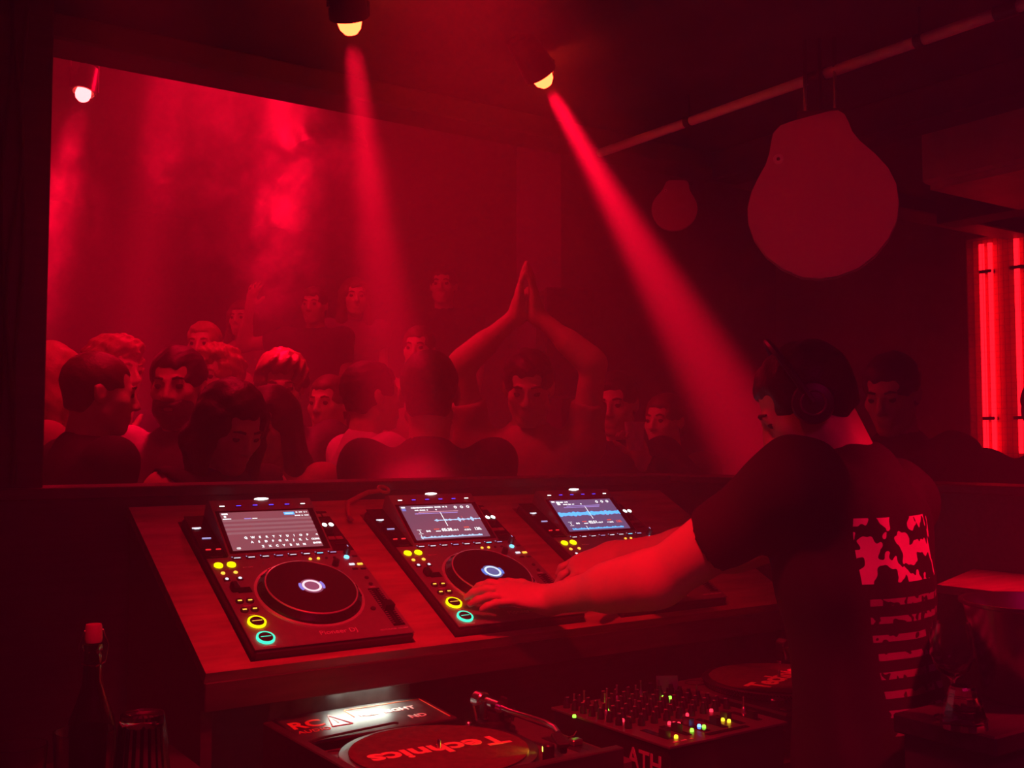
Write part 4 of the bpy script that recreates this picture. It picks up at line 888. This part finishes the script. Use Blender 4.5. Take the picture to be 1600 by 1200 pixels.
blurred_line('print', .02, .065, .0125, .008, T(0, 0, .1151), m_print, mx, 5)
o = MB().cbox(-.022, .022, -.0008, .0008, 0, .034, .0003, None).build('paper_note', mat('cream_paper', (.62, .5, .42), .8)); o.matrix_world = T(1.505, 1.63, 1.0) @ RZ(-30) @ RX(-12); tag(o, 'small cream card propped on the back of the mixer', 'card')

# ---------------------------------------------------------------- looped strap on the console
pts = [(1.236 + .013*math.cos(R(a)), 2.345 + .013*math.sin(R(a)), 1.372 + .007*math.sin(R(a)) + .012) for a in range(0, 361, 24)]
st = thing('wrist_strap', 'small looped strap lying between the first two players', 'strap', (1.17, 2.33, 1.367))
SI = Matrix.Translation((-1.17, -2.33, -1.36))
m_strap = mat('shiny_strap', (.55, .2, .2), .3)
MB().tube(pts, .0040, 8, SI).build('ring', m_strap, st)
MB().tube([(1.224, 2.343, 1.380), (1.195, 2.345, 1.378), (1.165, 2.338, 1.368), (1.128, 2.318, 1.357), (1.112, 2.285, 1.342), (1.103, 2.258, 1.327)], [.005, .006, .006, .0055, .005, .004], 8, SI).build('band', m_strap, st)
MB().cbox(-.006, .006, -.010, .010, -.003, .003, .002, SI @ T(1.101, 2.252, 1.324) @ RX(27)).build('clip', m_alu, st)

# ---------------------------------------------------------------- bulb-shaped hanging panels
ol = [(345,370),(380,335),(440,318),(540,298),(620,283),(660,283),(690,305),(708,345),(725,395),(760,445),(830,515),(890,590),(925,670),(935,760),(925,850),(885,940),(820,1020),(740,1080),(640,1115),(560,1123),(470,1110),(380,1065),(300,995),(245,910),(217,820),(215,740),(235,660),(270,590),(305,530),(325,470),(335,410)]
poly = [((x-575)*.00049, (740-y)*.00049) for x, y in ol][::-1]
m_bulb = mat('painted_board', (.62, .48, .52), .45); m_bulbe = mat('board_edge', (.55, .38, .42), .4)
FP = Matrix.Rotation(R(90), 4, 'X')                                    # panel lies in XZ, front towards -Y
def bulb_panel(label, p, rz, sc, roll, ceil):
    t = thing('acoustic_baffle', label, 'baffle', M=Matrix.Translation(p) @ RZ(rz) @ RY(roll), group='bulb-shaped hanging baffles')
    S = Matrix.Scale(sc, 4)
    MB().prism([(x*.985, y*.985) for x, y in poly], -.002, .014, S @ FP).build('front_sheet', m_bulb, t)
    MB().prism(poly, -.012, -.002, S @ FP).build('edge_band', m_bulbe, t)
    MB().prism([(x*.93, y*.93) for x, y in poly], -.055, -.012, S @ FP).build('back_box', m_black, t)
    b = MB().lathe([(.0125, 0), (.0125, .003), (.010, .0045), (.006, .005), (.006, .003), (.0001, .003)], 20, S @ FP @ T((370-575)*.00049, (740-512)*.00049, .014)).build('bolt', mat('white_washer', (.95, .9, .9), .4), t)
    MB().lathe([(.0045, .0035), (.0001, .0042)], 8, S @ FP @ T((370-575)*.00049, (740-512)*.00049, .014), cap=False).build('bolt_head', m_black, b)
    hgt = (ceil - p[2])
    MB().cbox(-.055, .055, .012, .05, .205*sc, .235*sc, .003, S if sc == 1 else None).build('clamp_bar', m_blackm, t)
    for x in (-.035, 0, .035): MB().cyl((x, .03, .20*sc), .005, hgt - .20*sc, 10).build('hanger_rod', m_steel if x else m_blackm, t)
    return t
bulb_panel('large bulb-shaped baffle with a bolt hanging above the DJ', (2.077, 1.691, 2.083), -50.8, 1.0, 0, 2.5)
bulb_panel('small dim bulb-shaped baffle hanging in the background', (3.43, 3.64, 2.60), -43, .60, 14, 3.3)

# ---------------------------------------------------------------- loudspeaker on the alcove corner
lsp = thing('loudspeaker', 'black loudspeaker box on the wall corner right of the clapping man', 'loudspeaker', (3.05, 3.99, 1.72), -35)
MB().cbox(-.115, .115, -.12, .12, 0, .50, .008).build('cabinet', m_black, lsp)
MB().lathe([(.085, 0), (.08, .004), (.03, -.02), (.0001, -.012)], 32, T(0, -.121, .17) @ RX(90), cap=False).build('woofer', m_blackm, lsp)
MB().lathe([(.040, 0), (.036, .003), (.0001, -.006)], 24, T(0, -.121, .38) @ RX(90), cap=False).build('tweeter', m_blackm, lsp)
MB().cbox(.0, .05, .10, .16, .18, .30, .003).tube([(.03, .13, .24), (.10, .26, .24)], .012, 10).build('bracket', m_blackm, lsp)

# ---------------------------------------------------------------- bar corner at the lower left
bc = thing('bar_counter', 'dark bar counter at the lower left holding bottle and glasses', 'counter', (.35, 1.5, 0))
MB().cbox(-.45, .22, -.35, .33, .965, 1.0, .004).build('top', m_black, bc); MB().cbox(-.43, .20, -.33, .31, 0, .965, .004).build('body', m_wall, bc)
g_clear = glass('clear_glass'); g_green = glass('green_glass', (.75, .95, .75), .05)
def tumbler(label, p, r0, r1, h, up=True, ribs=True, group='drinking glasses'):
    t = thing('tumbler', label, 'glass', p, group=group)
    pr = [(.0001, 0), (r0, 0), (r0 + (r1-r0)*.1, h*.08), (r1, h), (r1-.0022, h), (r0 + (r1-r0)*.14 - .0022, h*.14), (.0001, h*.10)]
    if not up: pr = [(r, h - z) for r, z in pr]
    MB().lathe(pr, 40, None, cap=False).build('glass', g_clear, t, 60)
    if ribs:
        rb = MB()
        for k in range(20): 
            a = R(18*k); ra, rbb = (r0, r1) if up else (r1, r0)
            rb.tube([((ra + (rbb-ra)*f)*math.cos(a), (ra + (rbb-ra)*f)*math.sin(a), h*f) for f in ((.12, .5, .85) if up else (.12, .5, .88))], .0014, 6)
        rb.build('cut_ribs', g_clear, t)
    return t
tumbler('upside-down tumbler stacked on top beside the bottle', (.411, 1.444, 1.045), .0275, .037, .105, up=False)
tumbler('lower upside-down tumbler of the stack beside the bottle', (.411, 1.444, 1.0005), .032, .0405, .043, up=False, ribs=False)
tumbler('plain upright tumbler in front of the swing-top bottle', (.349, 1.489, 1.0005), .032, .038, .128, ribs=False)
tumbler('tumbler at the left edge of the picture', (.276, 1.523, 1.0005), .028, .036, .112, ribs=False)
bt = thing('swing_top_bottle', 'green swing-top bottle with a red stopper', 'bottle', (.393, 1.633, 1.0005))
MB().lathe([(.0001, .003), (.030, 0), (.034, .004), (.034, .085), (.031, .105), (.022, .130), (.0145, .155), (.0125, .190), (.0125, .203), (.0145, .205), (.0145, .213), (.0095, .213), (.0095, .160), (.020, .126), (.0315, .085), (.0315, .008), (.0001, .006)], 40, None, cap=False).build('bottle_glass', g_green, bt, 60)
MB().lathe([(.0085, .2135), (.0115, .2150), (.0125, .220), (.0115, .238), (.0105, .241), (.0001, .241)], 24).build('stopper', mat('red_stopper', (.75, .25, .25), .4), bt)
MB().tube([(-.0165, 0, .185), (-.021, 0, .210), (-.013, 0, .232), (.013, 0, .232), (.021, 0, .210), (.0165, 0, .185)], .0012, 6).tube([(-.0165, 0, .185), (0, .0165, .183), (.0165, 0, .185), (0, -.0165, .183), (-.0165, 0, .185)], .0012, 6).build('wire_bail', m_steel, bt)

# ---------------------------------------------------------------- side counter at the right
sc_ = thing('side_counter', 'dark side counter behind the DJ with bucket and glasses', 'counter', (1.85, .998, 0))
MB().cbox(-.37, .38, -.09, .085, 1.045, 1.075, .003).build('top', m_wood_dark, sc_); MB().cbox(-.35, .37, -.07, .08, 0, 1.045, .003).build('body', m_wall, sc_)
sh_ = MB().prism([(-.09, -.62), (.205, -.62), (.205, .40), (-.105, .285)], 0, .016).build('wall_shelf', m_ply); sh_.matrix_world = T(2.03, 1.015, 1.205); tag(sh_, 'pale red-lit plank shelf along the right booth wall', 'shelf')
m_bucket = mat('polished_steel', (.72, .7, .7), .24, metal=1)
bk = thing('ice_bucket', 'polished steel ice bucket on the side counter', 'bucket', (1.752, 1.000, 1.0755))
MB().lathe([(.0001, .004), (.078, .0), (.082, .004), (.100, .10), (.112, .155), (.118, .158), (.118, .163), (.110, .163), (.098, .10), (.078, .010), (.0001, .008)], 64, None, cap=False).build('bowl', m_bucket, bk)
MB().ring((0,0,0), .018, .0235, -.004, .004, 24, T(.02, -.117, .128) @ RX(84)).cbox(-.006, .006, -.006, .006, -.004, .010, .002, T(.02, -.113, .147)).build('ring_handle', m_bucket, bk)
wg = thing('wine_glass', 'stemmed wine glass left of the ice bucket', 'glass', (1.525, 1.005, 1.0755))
MB().lathe([(.0001, .003), (.028, .0), (.029, .002), (.006, .006), (.0035, .012), (.0032, .055), (.006, .062), (.024, .075), (.033, .098), (.032, .125), (.027, .148), (.0262, .148), (.031, .124), (.0318, .098), (.0225, .077), (.0001, .066)], 40, None, cap=False).build('glass', g_clear, wg, 60)
cg = thing('cut_glass', 'small faceted glass standing upside down by the wine glass', 'glass', (1.490, .965, 1.0755))
fc = MB(); n = 12
pr = [(.034, 0), (.033, .012), (.020, .058), (.018, .062)]
fc.lathe(pr, n); fc.build('glass', g_clear, cg, 5)
for z, r_ in ((.014, .0335), (.036, .0275)): MB().ring((0, 0, z), r_-.001, r_+.0012, -.001, .001, 24).build('cut_band', g_clear, cg)

# ================================================================ haze: thin smoke everywhere (world volume) and a few thicker drifts
wn = wd.node_tree; vs = wn.nodes.new('ShaderNodeVolumeScatter'); vs.inputs['Color'].default_value = (1, .85, .95, 1); vs.inputs['Density'].default_value = .115; vs.inputs['Anisotropy'].default_value = 0.0
wn.links.new(vs.outputs[0], wn.nodes['World Output'].inputs['Volume'])
def smoke(name, label, lo, hi, density, scale, seed):
    m = bpy.data.materials.new(name); m.use_nodes = True; nt = m.node_tree; nt.nodes.remove(nt.nodes['Principled BSDF']); N = nt.nodes.new; L = nt.links.new
    v = N('ShaderNodeVolumeScatter'); v.inputs['Color'].default_value = (1, .85, .95, 1); L(v.outputs[0], nt.nodes['Material Output'].inputs['Volume'])
    tc = N('ShaderNodeTexCoord'); nz = N('ShaderNodeTexNoise'); nz.inputs['Scale'].default_value = scale; nz.inputs['Detail'].default_value = 3; nz.inputs['Distortion'].default_value = 1.6
    ad = N('ShaderNodeVectorMath'); ad.inputs[1].default_value = (seed, seed*.7, 0); L(tc.outputs['Object'], ad.inputs[0]); L(ad.outputs[0], nz.inputs['Vector'])
    # fades out towards the ellipsoid's surface
    ln = N('ShaderNodeVectorMath'); ln.operation = 'LENGTH'; L(tc.outputs['Object'], ln.inputs[0])
    a = N('ShaderNodeMapRange'); a.inputs['From Min'].default_value = 1.0; a.inputs['From Max'].default_value = .35; L(ln.outputs['Value'], a.inputs[0])
    b = N('ShaderNodeMapRange'); b.inputs['From Min'].default_value = .48; b.inputs['From Max'].default_value = .64; b.inputs['To Max'].default_value = density; L(nz.outputs[0], b.inputs[0])
    mu = N('ShaderNodeMath'); mu.operation = 'MULTIPLY'; L(a.outputs[0], mu.inputs[0]); L(b.outputs[0], mu.inputs[1]); L(mu.outputs[0], v.inputs['Density'])
    bm = bmesh.new(); bmesh.ops.create_icosphere(bm, subdivisions=3, radius=1.0); me = bpy.data.meshes.new(name); bm.to_mesh(me); bm.free(); me.materials.append(m)
    o = link(name, me); o.location = [(p+q)/2 for p, q in zip(lo, hi)]; o.scale = [(q-p)/2 for p, q in zip(lo, hi)]; tag(o, label, 'smoke', kind='stuff'); return o
smoke('smoke_drift', 'wispy red smoke curling under the header left of centre', (1.05, 3.35, 1.95), (2.10, 4.40, 3.15), 2.4, 3.2, 1.3)
smoke('smoke_puff', 'small curl of smoke under the lamp at far left', (.55, 3.95, 1.9), (1.10, 4.6, 2.88), 2.2, 2.8, 5.1)
